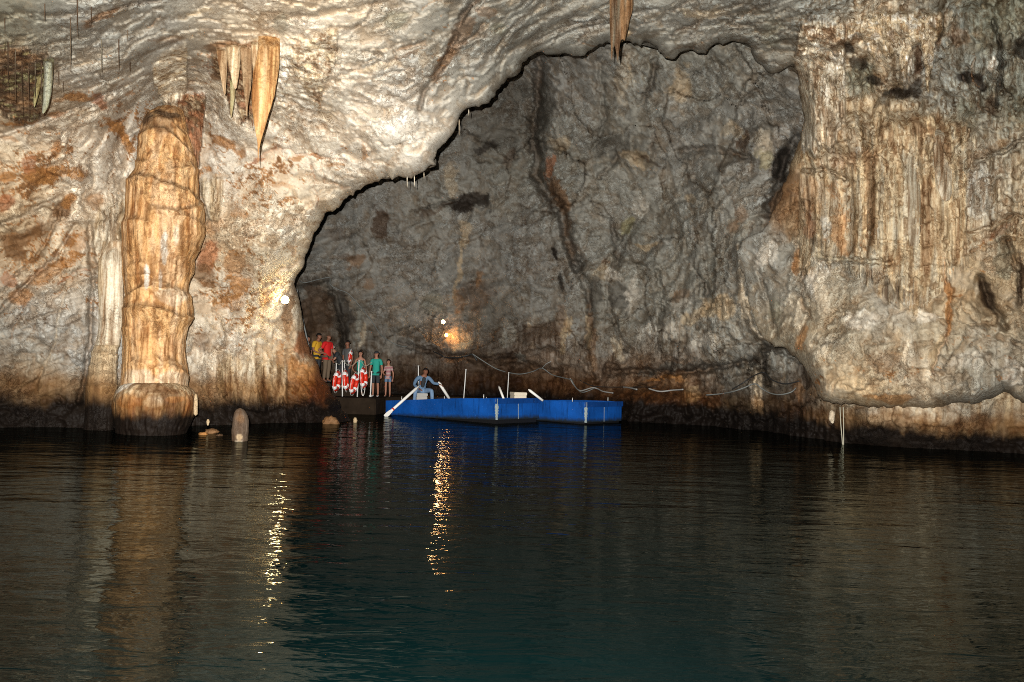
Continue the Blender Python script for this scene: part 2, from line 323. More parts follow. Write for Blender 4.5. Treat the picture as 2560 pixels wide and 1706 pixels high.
FRONT_SPL = [(590, 118, 80, 13, -6, .85, 'BR'), (660, 100, 40, 10, 0, .8, 'TN'), (440, 215, 60, 12, 0, .6, 'BR'),   # x, y, rx, ry, angle, strength, pigment
    (55, 308, 55, 9, -8, .9, 'OR'), (145, 290, 32, 10, -5, .9, 'OR'), (205, 245, 40, 12, 20, .85, 'OR'), (255, 258, 30, 12, 40, .8, 'RB'), (292, 320, 48, 17, 55, .95, 'OR'), (315, 358, 28, 14, 30, .8, 'OR'), (160, 245, 20, 10, 0, .6, 'OR'), (330, 230, 14, 7, 0, .6, 'OR'), (430, 90, 60, 8, -15, .5, 'BR'), (260, 45, 60, 9, -22, .8, 'BR'),
    (100, 445, 48, 22, -8, .95, 'OR'), (70, 415, 20, 30, -20, .7, 'RB'), (145, 425, 26, 12, 0, .8, 'OR'), (20, 440, 28, 16, 0, .85, 'OR'), (190, 435, 30, 14, 10, .7, 'OR'), (15, 500, 20, 18, 0, .8, 'RB'), (155, 520, 42, 18, -28, .9, 'BR'), (180, 500, 30, 14, -30, .8, 'OR'), (45, 590, 60, 26, -8, .9, 'BR'), (92, 570, 30, 20, 0, .8, 'BR'), (40, 625, 45, 30, 10, .85, 'BR'), (120, 680, 60, 24, -30, .55, 'OR'), (60, 740, 40, 26, 0, .75, 'OR'), (30, 700, 26, 20, 0, .6, 'RB'), (140, 380, 14, 22, 0, .6, 'OR'), (35, 350, 20, 6, 0, .5, 'OR'), (200, 600, 20, 50, 30, .4, 'OR'), (175, 650, 40, 16, -35, .5, 'OR'), (240, 500, 26, 22, 0, .5, 'OR'),
    (560, 355, 38, 12, 10, .85, 'OR'), (600, 375, 20, 8, 20, .7, 'OR'), (545, 195, 26, 10, -25, .85, 'BR'), (475, 245, 34, 16, 5, .85, 'RB'), (490, 440, 20, 10, 0, .75, 'OR'), (520, 425, 14, 10, 0, .6, 'OR'), (640, 395, 40, 4, -8, .8, 'RB'), (750, 392, 22, 6, 0, .8, 'OR'), (790, 390, 22, 7, 10, .7, 'OR'), (830, 410, 22, 7, 5, .6, 'OR'), (690, 370, 16, 4, -15, .7, 'RB'), (520, 640, 34, 46, 0, .85, 'RB'), (510, 700, 30, 26, 0, .75, 'BR'), (590, 660, 30, 46, 20, .65, 'OR'), (600, 720, 24, 30, 0, .75, 'OR'), (560, 760, 46, 20, 0, .5, 'OR'), (660, 740, 18, 20, 0, .5, 'OR'), (520, 570, 30, 26, 0, .5, 'OR'), (600, 540, 30, 14, -10, .5, 'OR'), (700, 470, 30, 12, 0, .45, 'OR'), (505, 850, 22, 30, 0, .55, 'BR'), (730, 620, 20, 14, 30, .45, 'OR'),
    (800, 330, 20, 8, 0, .3, 'OR'), (905, 385, 9, 26, -8, .6, 'OR'), (985, 55, 35, 22, 0, .6, 'OG'), (1170, 70, 26, 26, 0, .6, 'G2'), (1140, 100, 22, 60, 25, .6, 'BR'), (1110, 165, 14, 45, 28, .6, 'BR'), (950, 165, 70, 14, -12, .45, 'TN'), (1020, 130, 60, 5, -18, .6, 'BR'), (1240, 70, 30, 22, 0, .6, 'OG'), (1210, 30, 30, 20, 0, .5, 'BR'), (940, 290, 40, 20, 0, .3, 'TN'), (820, 290, 30, 30, 0, .4, 'TN'), (700, 60, 14, 30, 0, .5, 'OG'), (500, 30, 40, 10, -10, .5, 'TN'), (560, 140, 50, 10, 0, .4, 'BR'), (1760, 30, 60, 20, 0, .4, 'TN'), (1560, 90, 20, 12, 0, .8, 'TN'), (1930, 90, 30, 40, 0, .4, 'OG'),
    (720, 790, 14, 90, 5, .8, 'BR'), (770, 860, 30, 40, 20, .9, 'RB'), (800, 960, 46, 60, 10, .9, 'RB'), (740, 930, 40, 50, 0, .7, 'OR'), (840, 1020, 30, 30, 0, .9, 'DB'), (700, 900, 20, 40, 0, .4, 'OR'),
    # right mass
    (2070, 110, 14, 55, 0, .8, 'BR'), (2010, 90, 12, 50, 5, .6, 'DB'), (2085, 150, 12, 90, 2, .9, 'W'), (2060, 240, 10, 60, -3, .8, 'W'), (2095, 270, 12, 50, 6, .8, 'W'), (2030, 200, 10, 80, 0, .7, 'CR'), (2105, 230, 14, 60, 0, .85, 'LB'), (2135, 90, 24, 30, 0, .8, 'BR'), (2130, 120, 22, 16, 20, .9, 'DK'), (2150, 190, 40, 60, 0, .85, 'OG'), (2180, 200, 34, 18, 10, .9, 'DK'), (2140, 150, 26, 20, 0, .8, 'DK'), (2240, 235, 50, 20, -15, .95, 'DK'), (2210, 260, 40, 16, -30, .85, 'DK'), (2290, 150, 13, 40, 0, .95, 'DB'), (2290, 220, 20, 30, 0, .8, 'DK'), (2190, 90, 10, 45, 0, .75, 'W'), (2230, 80, 14, 50, 0, .8, 'CR'), (2265, 120, 9, 70, 0, .8, 'W'), (2320, 110, 12, 60, -4, .8, 'W'), (2345, 90, 14, 50, 0, .6, 'BR'), (2370, 70, 18, 40, 0, .6, 'LB'), (2430, 195, 40, 12, 10, .9, 'DK'), (2460, 215, 26, 14, 40, .9, 'DK'), (2480, 165, 9, 22, 0, .85, 'W'), (2400, 100, 30, 30, 0, .5, 'BR'), (2490, 260, 20, 40, 0, .7, 'DB'), (2465, 310, 26, 6, -10, .9, 'DK'), (2550, 120, 40, 40, 0, .8, 'DK'),
    (2130, 300, 34, 12, -5, .85, 'CR'), (2110, 345, 50, 46, -20, .7, 'BR'), (2100, 400, 34, 26, 0, .6, 'RB'), (2013, 365, 7, 24, 0, .95, 'W'), (2045, 350, 9, 24, 0, .8, 'W'), (2170, 430, 18, 80, 0, .8, 'BR'), (2140, 400, 12, 40, 0, .7, 'BL'), (2282, 400, 11, 100, -1, .95, 'CR'), (2285, 540, 18, 90, 0, .95, 'LB'), (2345, 380, 10, 60, 3, .9, 'CR'), (2362, 410, 20, 50, 10, .9, 'LB'), (2350, 340, 8, 30, 0, .6, 'W'), (2320, 470, 14, 120, 3, .85, 'DB'), (2350, 600, 12, 80, 3, .7, 'BR'), (2230, 430, 10, 110, 0, .6, 'OG'), (2215, 400, 8, 90, 0, .6, 'LB'), (2450, 480, 42, 75, 0, .85, 'BL'), (2550, 430, 26, 60, 0, .7, 'TN'), (2520, 420, 30, 8, 20, .8, 'BR'), (2470, 380, 60, 9, -28, .85, 'BR'), (2070, 575, 18, 40, 0, .98, 'W'), (2105, 580, 22, 70, 0, .85, 'OR'), (2145, 560, 14, 60, 3, .9, 'CR'), (2185, 500, 20, 30, 0, .7, 'BL'), (2190, 560, 24, 30, 0, .6, 'G'), (2020, 560, 14, 50, 0, .8, 'RB'), (2030, 480, 20, 50, 0, .6, 'OR'), (2040, 610, 24, 14, 10, .9, 'DB'), (2240, 590, 20, 30, 0, .5, 'G'), (2330, 300, 30, 20, 0, .6, 'DB'), (2420, 290, 40, 50, 0, .6, 'OG'), (2380, 560, 16, 80, 0, .5, 'BR'), (2500, 580, 40, 9, -22, .6, 'RB'),
    (2040, 690, 30, 50, 15, .7, 'W'), (2060, 740, 16, 60, -5, .7, 'CR'), (2240, 730, 60, 34, 10, .75, 'DB'), (2200, 690, 30, 20, 0, .6, 'BR'), (2330, 730, 24, 40, 0, .5, 'DB'), (2365, 740, 8, 120, 2, .85, 'OR'), (2345, 890, 14, 50, 10, .85, 'TN'), (2325, 930, 10, 40, 20, .7, 'CR'), (2470, 740, 20, 50, -25, .85, 'DB'), (2550, 700, 12, 60, 0, .95, 'DB'), (2500, 650, 24, 60, 0, .6, 'OG'), (2440, 720, 8, 16, 0, .8, 'LB'), (2100, 660, 60, 10, -5, .6, 'G'), (2200, 900, 60, 30, 0, .45, 'BR'), (2260, 890, 8, 40, 0, .7, 'CR'), (2440, 900, 60, 26, 0, .4, 'W'), (2530, 930, 30, 40, 0, .6, 'W'), (2150, 970, 60, 26, 20, .8, 'TN'), (2230, 1000, 80, 12, 0, .7, 'OR'), (2050, 880, 30, 20, 30, .7, 'CR'), (1985, 780, 20, 50, -10, .7, 'CR'), (1990, 660, 16, 40, 0, .7, 'OR'), (1960, 630, 30, 30, 0, .6, 'G2'), (1915, 640, 26, 40, 20, .7, 'W'), (1940, 780, 20, 40, 0, .6, 'OG'), (2005, 840, 16, 36, 0, .7, 'OR'), (2150, 800, 50, 30, 0, .5, 'W'), (2300, 790, 40, 20, 0, .5, 'W')]
FRONT_CRK = [  # points, half width, recess (m), colour strength, pigment
    ([(1205, -5), (1175, 12), (1155, 45), (1137, 90), (1120, 140), (1085, 200), (1060, 235), (1052, 272)], 7, .35, .75, 'DB'),
    ([(1205, 60), (1185, 95), (1160, 110), (1140, 115)], 5, .2, .5, 'BR'), ([(935, 205), (960, 190), (1000, 180), (1035, 172)], 3, .15, .4, 'BR'), ([(985, 130), (1020, 115), (1065, 105)], 4, .15, .7, 'BR'),
    ([(230, 60), (260, 36), (330, 14), (400, 0)], 4, .2, .8, 'DB'), ([(1350, 115), (1420, 85), (1500, 66), (1560, 40), (1640, 26)], 6, .2, .35, 'BL'), ([(1340, 100), (1420, 66), (1500, 50)], 4, .12, .3, 'BL'),
    ([(0, 340), (120, 300), (220, 262), (300, 225)], 7, .25, .35, 'BL'), ([(0, 560), (80, 530), (150, 500)], 8, .3, .4, 'G'), ([(170, 700), (120, 900), (90, 960)], 4, .1, .4, 'TN'), ([(0, 780), (80, 700), (140, 640), (190, 560)], 6, .25, .35, 'G'), ([(40, 690), (110, 620), (150, 530)], 5, .2, .5, 'BR'),
    ([(225, 560), (232, 700), (225, 850), (200, 1000)], 7, .35, .45, 'BR'), ([(640, 395), (700, 370), (740, 385), (800, 390), (860, 400)], 3, .12, .6, 'RB'), ([(600, 300), (640, 290), (700, 275)], 3, .1, .4, 'BR'),
    ([(2000, 430), (2060, 420), (2120, 455)], 5, .3, .6, 'DB'), ([(2180, 330), (2170, 370), (2150, 400)], 5, .3, .7, 'DK'), ([(2435, 410), (2490, 385), (2560, 355)], 5, .3, .8, 'DB'), ([(2420, 580), (2480, 570), (2530, 540), (2560, 548)], 4, .2, .7, 'BR'),
    ([(2480, 50), (2500, 120), (2500, 260)], 5, .3, .8, 'DK'), ([(2450, 690), (2470, 740), (2490, 780), (2510, 820)], 8, .35, .75, 'DK'), ([(1990, 610), (2010, 680), (2000, 760), (2030, 800)], 5, .25, .5, 'BR'), ([(2370, 600), (2374, 760), (2360, 850), (2335, 930)], 4, -.12, .4, 'RB'),
    ([(2040, 640), (2080, 650), (2150, 650), (2230, 660)], 6, .25, .5, 'OG'), ([(1900, 680), (1925, 760), (1935, 840)], 5, .2, .5, 'DB'), ([(2520, 600), (2545, 680), (2550, 760)], 6, .25, .7, 'DK'), ([(2100, 120), (2104, 200), (2108, 300)], 4, .25, .5, 'DB'), ([(2080, 120), (2088, 240), (2070, 320)], 3, .2, .5, 'BR')]
FRONT_BLOB = [  # x, y, rx, ry, metres towards the camera
    (2110, 345, 60, 55, .9), (2110, 900, 160, 110, .5), (2400, 850, 190, 140, .35), (2040, 700, 40, 70, .3), (1920, 650, 40, 50, .1), (2060, 120, 60, 180, .5), (2250, 110, 110, 90, .5), (2230, 260, 90, 40, -.7), (950, 330, 110, 110, .5), (700, 560, 120, 120, .4), (820, 960, 70, 80, .5), (600, 850, 90, 60, .25), (140, 480, 130, 40, -.5), (60, 620, 70, 50, -.5), (300, 330, 30, 60, -.35), (130, 800, 110, 100, .4), (760, 220, 90, 60, .3), (2282, 450, 26, 170, .3), (2355, 400, 28, 80, .3), (2075, 575, 26, 60, .25), (2470, 740, 26, 60, -.4), (1150, 130, 40, 80, -.35), (560, 670, 50, 60, -.35)]
FRONT_CRK += rand_cracks(34, (-20, 60, 1000, 880), (-25, -30, 75, 60), 5, ('BR', 'DB', 'BR', 'RB')) + rand_cracks(16, (1000, 20, 1900, 120), (-15, -30), 6, ('BR', 'DB')) + rand_cracks(26, (1990, 60, 2560, 980), (85, 95, 60, 120), 7, ('DB', 'BR', 'DK'))
ZONES = [(90, 440, 190, 120, 1.05), (120, 640, 190, 140, 1.0), (580, 700, 120, 140, 1.0), (640, 460, 190, 120, .8), (300, 300, 110, 110, .85), (800, 420, 120, 60, .5), (60, 300, 120, 60, .6), (720, 640, 90, 90, .5), (780, 960, 90, 120, 1.0), (2100, 500, 120, 160, .5), (2380, 680, 160, 140, .55), (2200, 940, 260, 70, .55), (2480, 900, 100, 80, .4), (1100, 130, 90, 120, .45), (560, 170, 120, 70, .5), (60, 760, 100, 60, .6)]

def flow_mask_front(px, py):
    f = sstep(1965, 2010, px) * sstep(700, 560, py)
    f = np.maximum(f, sstep(520, 560, px) * sstep(900, 760, px) * sstep(60, 150, py) * sstep(430, 300, py) * .6)
    f = np.maximum(f, sstep(160, 110, px) * sstep(100, 130, py) * sstep(330, 260, py))
    f = np.maximum(f, sstep(620, 660, px) * sstep(860, 760, py) * .0)
    f = np.maximum(f, sstep(700, 860, py) * .35)
    return f

def build_pigment(px, py, P, colpts, spl, crk, warp=1.0, zones=None):
    wx = fbm(P * .9, 4, seed=1) * 30 * warp; wy = fbm(P * .9, 4, seed=2) * 30 * warp
    fx = fbm(P * 4.5, 3, seed=3) * 9 * warp; fy = fbm(P * 4.5, 3, seed=4) * 9 * warp
    qx, qy = px + wx + fx, py + wy + fy
    c = rbf_color(px + wx * 1.6, py + wy * 1.6, colpts)
    # broad mineral mottling
    Pw = P + .55 * np.stack([fbm(P * .9, 4, .6, seed=60), fbm(P * .9, 4, .6, seed=61), fbm(P * .9, 4, .6, seed=62)], -1)
    m1 = fbm(Pw * .6, 5, seed=5); m2 = fbm(Pw * 1.7, 6, .62, seed=6); m3 = fbm(Pw * 1.2, 5, .6, ridge=True, seed=7)
    c = c * (1 + .14 * m1 + .16 * m2)[..., None] if zones else c * (1 + .16 * m1 + .16 * m2)[..., None]
    c = mixc(c, 'TN', sstep(.15, .45, m2) * (.4 if zones else .15))
    lum = c.mean(-1, keepdims=True)
    c = mixc(c, lum * np.array([1.02, 1.0, .95]), sstep(-.05, .3, fbm(Pw * .9, 4, .6, seed=63)) * .22)
    c = mixc(c, c * 1.28, sstep(.08, .22, fbm(Pw * 1.4, 5, .6, seed=64)) * .6)
    if zones:
        zw = 0
        for (x, y, sx, sy, a) in zones: zw = np.maximum(zw, a * np.exp(-((qx - x) / sx) ** 2 - ((qy - y) / sy) ** 2))
        on = fbm(Pw * np.array([2.8, 2.8, 4.6]), 6, .78, seed=65) + .35 * fbm(Pw * .8, 3, seed=66) - .36 + .34 * zw
        c = mixc(c, PAL['OR'] * (1 + .6 * m2)[..., None] * 1.05, sstep(0, .07, on) * .85 * (zw > .1))
        c = mixc(c, PAL['BR'] * (1 + .6 * m2)[..., None], sstep(.09, .16, on) * .8 * (zw > .1))
    c = mixc(c, c * np.array([.55, .42, .30]), sstep(.45, .75, m3) * .55)  # darkens the same creases that the relief pushes in
    # fine crumpled veins and specks of iron and manganese
    area = sstep(-.35, .35, fbm(P * .5, 3, seed=11))
    wp = P + np.stack([fx, fy, fx - fy], -1) * .035
    v1 = fbm(wp * np.array([2.4, 2.4, 3.2]), 4, .6, seed=12); v2 = fbm(wp * np.array([6.5, 6.5, 5.0]), 3, .6, seed=13); v3 = fbm(P * 15, 2, .6, seed=14)
    calm = .25 + .75 * sstep(-.12, .18, fbm(Pw * .55, 4, .6, seed=67))
    ve = calm * np.exp(-(v1 / .03) ** 2) * sstep(-.3, .15, v2) * (.3 + .7 * area)
    c = mixc(c, c * np.array([.42, .28, .17]), ve * .85)
    ve2 = calm * np.exp(-(v2 / .05) ** 2) * sstep(-.1, .3, m2) * (.35 + .65 * area)
    c = mixc(c, c * np.array([.5, .36, .24]), ve2 * .75)
    c = c * (1 + .16 * v2 + .14 * v3)[..., None]
    c = mixc(c, c * np.array([.3, .24, .18]), sstep(.36, .6, v3 + .5 * v2) * .6)
    c = mixc(c, c * 1.25, sstep(-.30, -.6, v3 + .5 * v2) * .4)
    for s in spl:
        sel = (np.abs(px - s[0]) < (s[2] + s[3]) * 1.9 + 50) & (np.abs(py - s[1]) < (s[2] + s[3]) * 1.9 + 50)
        if not sel.any(): continue
        wn = m2[sel] * 1.1 + .35 * m3[sel]
        wt = splat(qx[sel], qy[sel], wn, s)
        sub = c[sel]; tgt = PAL[s[6]] * (1 + .5 * m2[sel])[..., None]
        c[sel] = sub * (1 - wt[..., None]) + tgt * wt[..., None]
    rel = sstep(.35, .75, m3) * .13 + ve * .05 + ve2 * .02
    wq_x, wq_y = px + fx * 1.1 + wx * .35, py + fy * 1.1 + wy * .35
    for pts, hw, dep, st, k in crk:
        xs = [p[0] for p in pts]; ys = [p[1] for p in pts]
        sel = (px > min(xs) - 60) & (px < max(xs) + 60) & (py > min(ys) - 60) & (py < max(ys) + 60)
        if not sel.any(): continue
        d = polydist(wq_x[sel], wq_y[sel], pts); e = np.exp(-(d / hw) ** 2)
        rel[sel] += dep * e
        wt = st * np.exp(-(d / (hw * .8)) ** 2) * np.clip(.75 + m2[sel], 0, 1)
        c[sel] = c[sel] * (1 - wt[..., None]) + PAL[k] * wt[..., None]
    return c, rel, (m1, m2, m3), (qx, qy)

def darken_low(c, Z, P, top, lo=.55, strength=1.0):
    """darkens the rock colour: brown then black towards the water, with ragged drips"""
    n = fbm(P * np.array([1.2, 1.2, .35]), 4, seed=9) * .35 + fbm(P * np.array([6, 6, .8]), 3, seed=10) * .12
    z = Z + n
    c = mixc(c, c * np.array([.42, .27, .14]), sstep(top, top * .62, z) * .9 * strength)
    c = mixc(c, 'TB', sstep(top * .6, lo, z) * .985 * strength)
    return c

xs = np.concatenate([np.arange(-1400, -60, 26), np.arange(-60, 2620, 3.1), np.arange(2620, 3300, 22)])
ys = np.concatenate([np.arange(-900, -40, 20), np.arange(-40, 1130, 3.1), np.arange(1130, 1260, 14)])
PX, PY = np.meshgrid(xs, ys)
d, NX, NY = rim_dist(PX, PY)
ins = inside_poly(PX, PY, POLY)
sd = np.where(ins, -d, d)
keep = sd > -62
t = np.clip(-sd, 0, 62)
bx = np.where(ins, NX + (NX - PX) / np.maximum(d, 1e-3) * t * .45, PX)
by = np.where(ins, NY + (NY - PY) / np.maximum(d, 1e-3) * t * .45, PY)
Y0 = front_depth(bx, by)
P0 = W(bx, by, Y0)
cc, rel, (m1, m2, m3), (qx, qy) = build_pigment(bx, by, P0, FRONT_COL, FRONT_SPL, FRONT_CRK, zones=ZONES)
flow = flow_mask_front(bx + m2 * 30, by + m1 * 50)
big = fbm(P0 * .32, 3, seed=20) * .75
PWf = P0 + .45 * np.stack([fbm(P0 * .9, 4, .6, seed=60), fbm(P0 * .9, 4, .6, seed=61), fbm(P0 * .9, 4, .6, seed=62)], -1)
med = fbm(PWf * .95, 6, .55, ridge=True, seed=21) * .045 - fbm(PWf * 1.5, 5, .6, ridge=True, seed=28) * .05 + fbm(PWf * 2.6, 5, .6, seed=22) * .05
fc1, fe1 = facets(PWf * np.array([1, 1, 1.35]), 1.5, 1, .34); fc2, fe2 = facets(PWf, .55, 2, .30)
rough_ = sstep(-.15, .25, fbm(P0 * .35, 3, seed=70))
med = med + (fc1 * .38 + fc2 * .32) * (.15 + .85 * rough_)
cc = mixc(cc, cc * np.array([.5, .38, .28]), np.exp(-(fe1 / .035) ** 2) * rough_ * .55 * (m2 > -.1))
# strata dipping across the roof
sp = np.stack([P0[..., 0] * .35 + P0[..., 2] * .9, P0[..., 1] * .25, P0[..., 2] * 3.2 - P0[..., 0] * 1.15 + P0[..., 1] * .8], -1)
st = fbm(sp, 4, .55, ridge=True, seed=23) * .02 * sstep(330, 150, by) * (1 - flow)
fp = P0 * np.array([3.2, 3.2, .16]); flute = fbm(fp, 4, .55, ridge=True, seed=24) * .19 + fbm(P0 * np.array([1.1, 1.1, .12]), 2, seed=25) * .5
mott = fbm(PWf * 2.2, 5, .65, ridge=True, seed=26) * .09 * sstep(1900, 2000, bx) * sstep(600, 700, by) + fbm(PWf * 1.6, 5, .6, ridge=True, seed=27) * .32 * sstep(640, 720, bx) * sstep(1000, 940, bx) * sstep(800, 900, by)
dz = -big - med * (1 - .75 * flow) - st - flute * flow - mott + rel
DRAPES = [([(408, 236), (450, 232), (516, 228)], [(408, 300), (440, 330), (470, 430), (488, 470), (500, 400), (516, 250)], 20, .13, .5, ('BR', 'TN', 'RB')), ([(688, 100), (728, 98)], [(688, 270), (704, 255), (716, 210), (728, 150)], 12, .1, .12, ('W', 'CR', 'LB')), ([(528, 128), (580, 112), (640, 104), (668, 100)], [(528, 150), (560, 190), (576, 270), (590, 240), (605, 295), (618, 278), (632, 300), (645, 230), (668, 210)], 50, .16, .3, ('BR', 'RB', 'TN')),  # top outline, lower outline, raggedness, raggedness frequency, relief m, pigments
    ([(-80, 95), (60, 108), (122, 130)], [(-80, 230), (20, 270), (60, 290), (100, 270), (122, 200)], 70, .22, .16, ('DB', 'BR', 'GY')),
    ([(730, 95), (845, 55)], [(730, 150), (760, 185), (785, 230), (800, 250), (815, 170), (845, 110)], 90, .2, .07, ('LB', 'TN', 'BR')),
    ([(380, 150), (420, 120), (470, 100)], [(380, 180), (400, 240), (440, 250), (470, 200)], 60, .15, .08, ('LB', 'TN', 'CR')),
    ([(230, 560), (250, 500), (330, 480)], [(230, 600), (260, 640), (330, 560)], 60, .25, .05, ('LB', 'TN', 'CR')),
    ([(1985, 150), (2000, 60), (2030, 38), (2060, 44), (2114, 48)], [(1985, 300), (2004, 335), (2040, 372), (2060, 345), (2085, 355), (2100, 300), (2114, 285)], 70, .07, .34, ('LB', 'BR', 'W')),
    ([(2116, 55), (2160, 30), (2200, 18), (2360, 26)], [(2116, 95), (2150, 75), (2185, 140), (2200, 100), (2215, 140), (2240, 115), (2262, 210), (2280, 100), (2300, 90), (2320, 225), (2340, 90), (2360, 70)], 40, .12, .28, ('TN', 'LB', 'W')),
    ([(1996, 60), (2110, 200), (2300, 250), (2570, 300)], [(1996, 640), (2100, 600), (2250, 720), (2350, 660), (2480, 560), (2570, 480)], 160, .06, .05, ('BE', 'LB', 'TN')),
    ([(2130, 395), (2200, 300), (2300, 270), (2420, 300)], [(2130, 560), (2180, 520), (2240, 640), (2290, 700), (2350, 640), (2420, 520)], 240, .09, .09, ('TN', 'BE', 'BR')),
    ([(500, 440), (545, 430), (560, 430)], [(500, 470), (525, 540), (545, 545), (560, 470)], 30, .15, .12, ('TN', 'OR', 'LB')),
    ([(540, 900), (580, 880), (720, 900)], [(540, 960), (600, 1000), (660, 1010), (720, 990)], 60, .12, .16, ('TN', 'LB', 'BR'))]
for top_, bot_, jg, jf, am, pk in DRAPES:
    x0_, x1_ = top_[0][0], top_[-1][0]
    sel = (bx > x0_ - 12) & (bx < x1_ + 12) & (by > min(p[1] for p in top_) - 30) & (by < max(p[1] for p in bot_) + 120)
    X_ = bx[sel] + m2[sel] * 5; Y_ = by[sel]; q3 = np.stack([X_ * jf, X_ * 0 + x0_ * .01, X_ * 0], -1)
    tp = np.interp(X_, [p[0] for p in top_], [p[1] for p in top_]) + fbm(q3 * .6, 3, .6, seed=50) * 16
    bt = np.interp(X_, [p[0] for p in bot_], [p[1] for p in bot_]) - jg * np.clip(.5 - fbm(q3, 3, .7, ridge=True, seed=51) * .9, 0, 1.3) + jg * .4
    side = sstep(x0_ - 2, x0_ + 6, X_) * sstep(x1_ + 2, x1_ - 6, X_)
    mk = sstep(tp - 4, tp + 26, Y_) * sstep(bt + 3, bt - 6, Y_) * side
    fo = fbm(q3 * np.array([1.7, 1, 1]) + np.stack([Y_ * 0, Y_ * .003, Y_ * 0], -1), 3, .6, ridge=True, seed=52)
    dz[sel] -= mk * am * (.8 + .55 * fo); 
    Q_ = P0[sel] * np.array([3.4, 3.4, .12]); st_ = fbm(Q_, 4, .6, seed=53); st2 = fbm(Q_ * 2.1, 3, .6, seed=54)
    cd_ = np.zeros(Q_.shape) + PAL[pk[0]]; cd_ = mixc(cd_, pk[1], sstep(.0, .2, st_) * .85); cd_ = mixc(cd_, pk[2], sstep(.05, .25, -st_ + .4 * st2) * .85)
    cd_ = cd_ * (1 + .5 * st2)[..., None]; flow[sel] = np.maximum(flow[sel], mk * .9)
    ck = .9 if x1_ - x0_ < 400 else .35 + .3 * sstep(0, .3, m1[sel])
    ck = (mk * ck)[..., None]; cc[sel] = cc[sel] * (1 - ck) + cd_ * ck
for x, y, rx, ry, a in FRONT_BLOB:
    dz -= a * np.exp(-(((bx + m1 * 20 - x) / rx) ** 2 + ((by + m2 * 16 - y) / ry) ** 2))
dg_ = np.stack([P0[..., 0] * .3, P0[..., 1] * .3, P0[..., 2] * 2.6 - P0[..., 0] * 1.5], -1)
dz -= fbm(dg_, 5, .6, ridge=True, seed=29) * .2 * sstep(330, 230, bx) * sstep(300, 400, by)
fade = sstep(2, 40, np.where(ins, 0, sd)) * .8 + .2
Y = Y0 + dz * fade
wlip = 26.0; q = np.clip(1 - sd / wlip, 0, 1)
lipa = .75 - .6 * sstep(1790, 1850, bx) * sstep(380, 480, by) * sstep(900, 840, by)
Y = Y + np.where(ins, lipa + t * .055, lipa * (1 - np.sqrt(np.clip(1 - q * q, 0, 1))))
P = W(bx, by, Y)
# white striping of the flowstone, and the black mineral film in the streaks
s3 = fbm(P0 * np.array([4.2, 4.2, .13]), 4, .6, seed=30)
cc = mixc(cc, cc * np.array([1.45, 1.42, 1.35]), sstep(.12, .4, s3) * flow * .7)
cc = mixc(cc, cc * np.array([.35, .28, .2]), sstep(-.1, -.4, s3) * flow * .8)
# dark vertical curtain at the upper left
cur = sstep(.0, .3, fbm(P0 * np.array([7, 7, .2]), 3, .6, seed=31)) * sstep(150, 90, qx) * sstep(95, 130, qy) * sstep(330, 230, qy)
cc = mixc(cc, 'DB', cur * .7)
cc = darken_low(cc, P[..., 2], P, np.where(bx < 1500, 1.62, 1.1), .4)
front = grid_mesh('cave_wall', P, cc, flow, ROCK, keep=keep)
tag(front, 'pale cream and ochre stained near cave wall curving over into the arched roof', kind='structure')
front_P = P; front_keep = sd > 8
def front_at(px, py):
    i = int(np.argmin(np.abs(ys - py))); j = int(np.argmin(np.abs(xs - px))); return float(front_P[i, j, 1]) / float(G(px))

# ------------------------------------------------------------------ far rock, behind the arch
BACK_Z = [(700, 1060, 39), (760, 760, 38), (900, 960, 37.5), (900, 700, 38.5), (800, 520, 39.5), (1000, 1000, 37), (1150, 900, 36.5), (1100, 700, 37), (1000, 450, 37), (1150, 330, 36), (1300, 180, 34), (1330, 420, 35), (1400, 560, 33), (1450, 750, 33), (1400, 980, 34), (1450, 150, 30), (1600, 300, 29), (1650, 130, 27), (1700, 600, 29), (1650, 850, 30), (1640, 1060, 28.5), (1850, 140, 24), (1990, 170, 22), (1900, 350, 25), (1850, 600, 24.6), (1850, 800, 24.6), (1760, 1065, 27), (1950, 1065, 24), (2020, 900, 22.5), (2080, 1090, 21), (2120, 1010, 20.3), (2300, 1120, 18.9), (2300, 1020, 18.4), (2560, 1130, 17.3), (2560, 1010, 16.9), (3300, 1130, 12), (500, 700, 41), (500, 100, 41), (1280, -200, 24), (2000, -200, 20), (2500, 500, 20), (2300, 700, 20.5), (2200, 300, 22), (3300, 0, 14), (500, 1100, 41), (3300, 700, 13.5)]
back_depth = rbf_depth(BACK_Z)
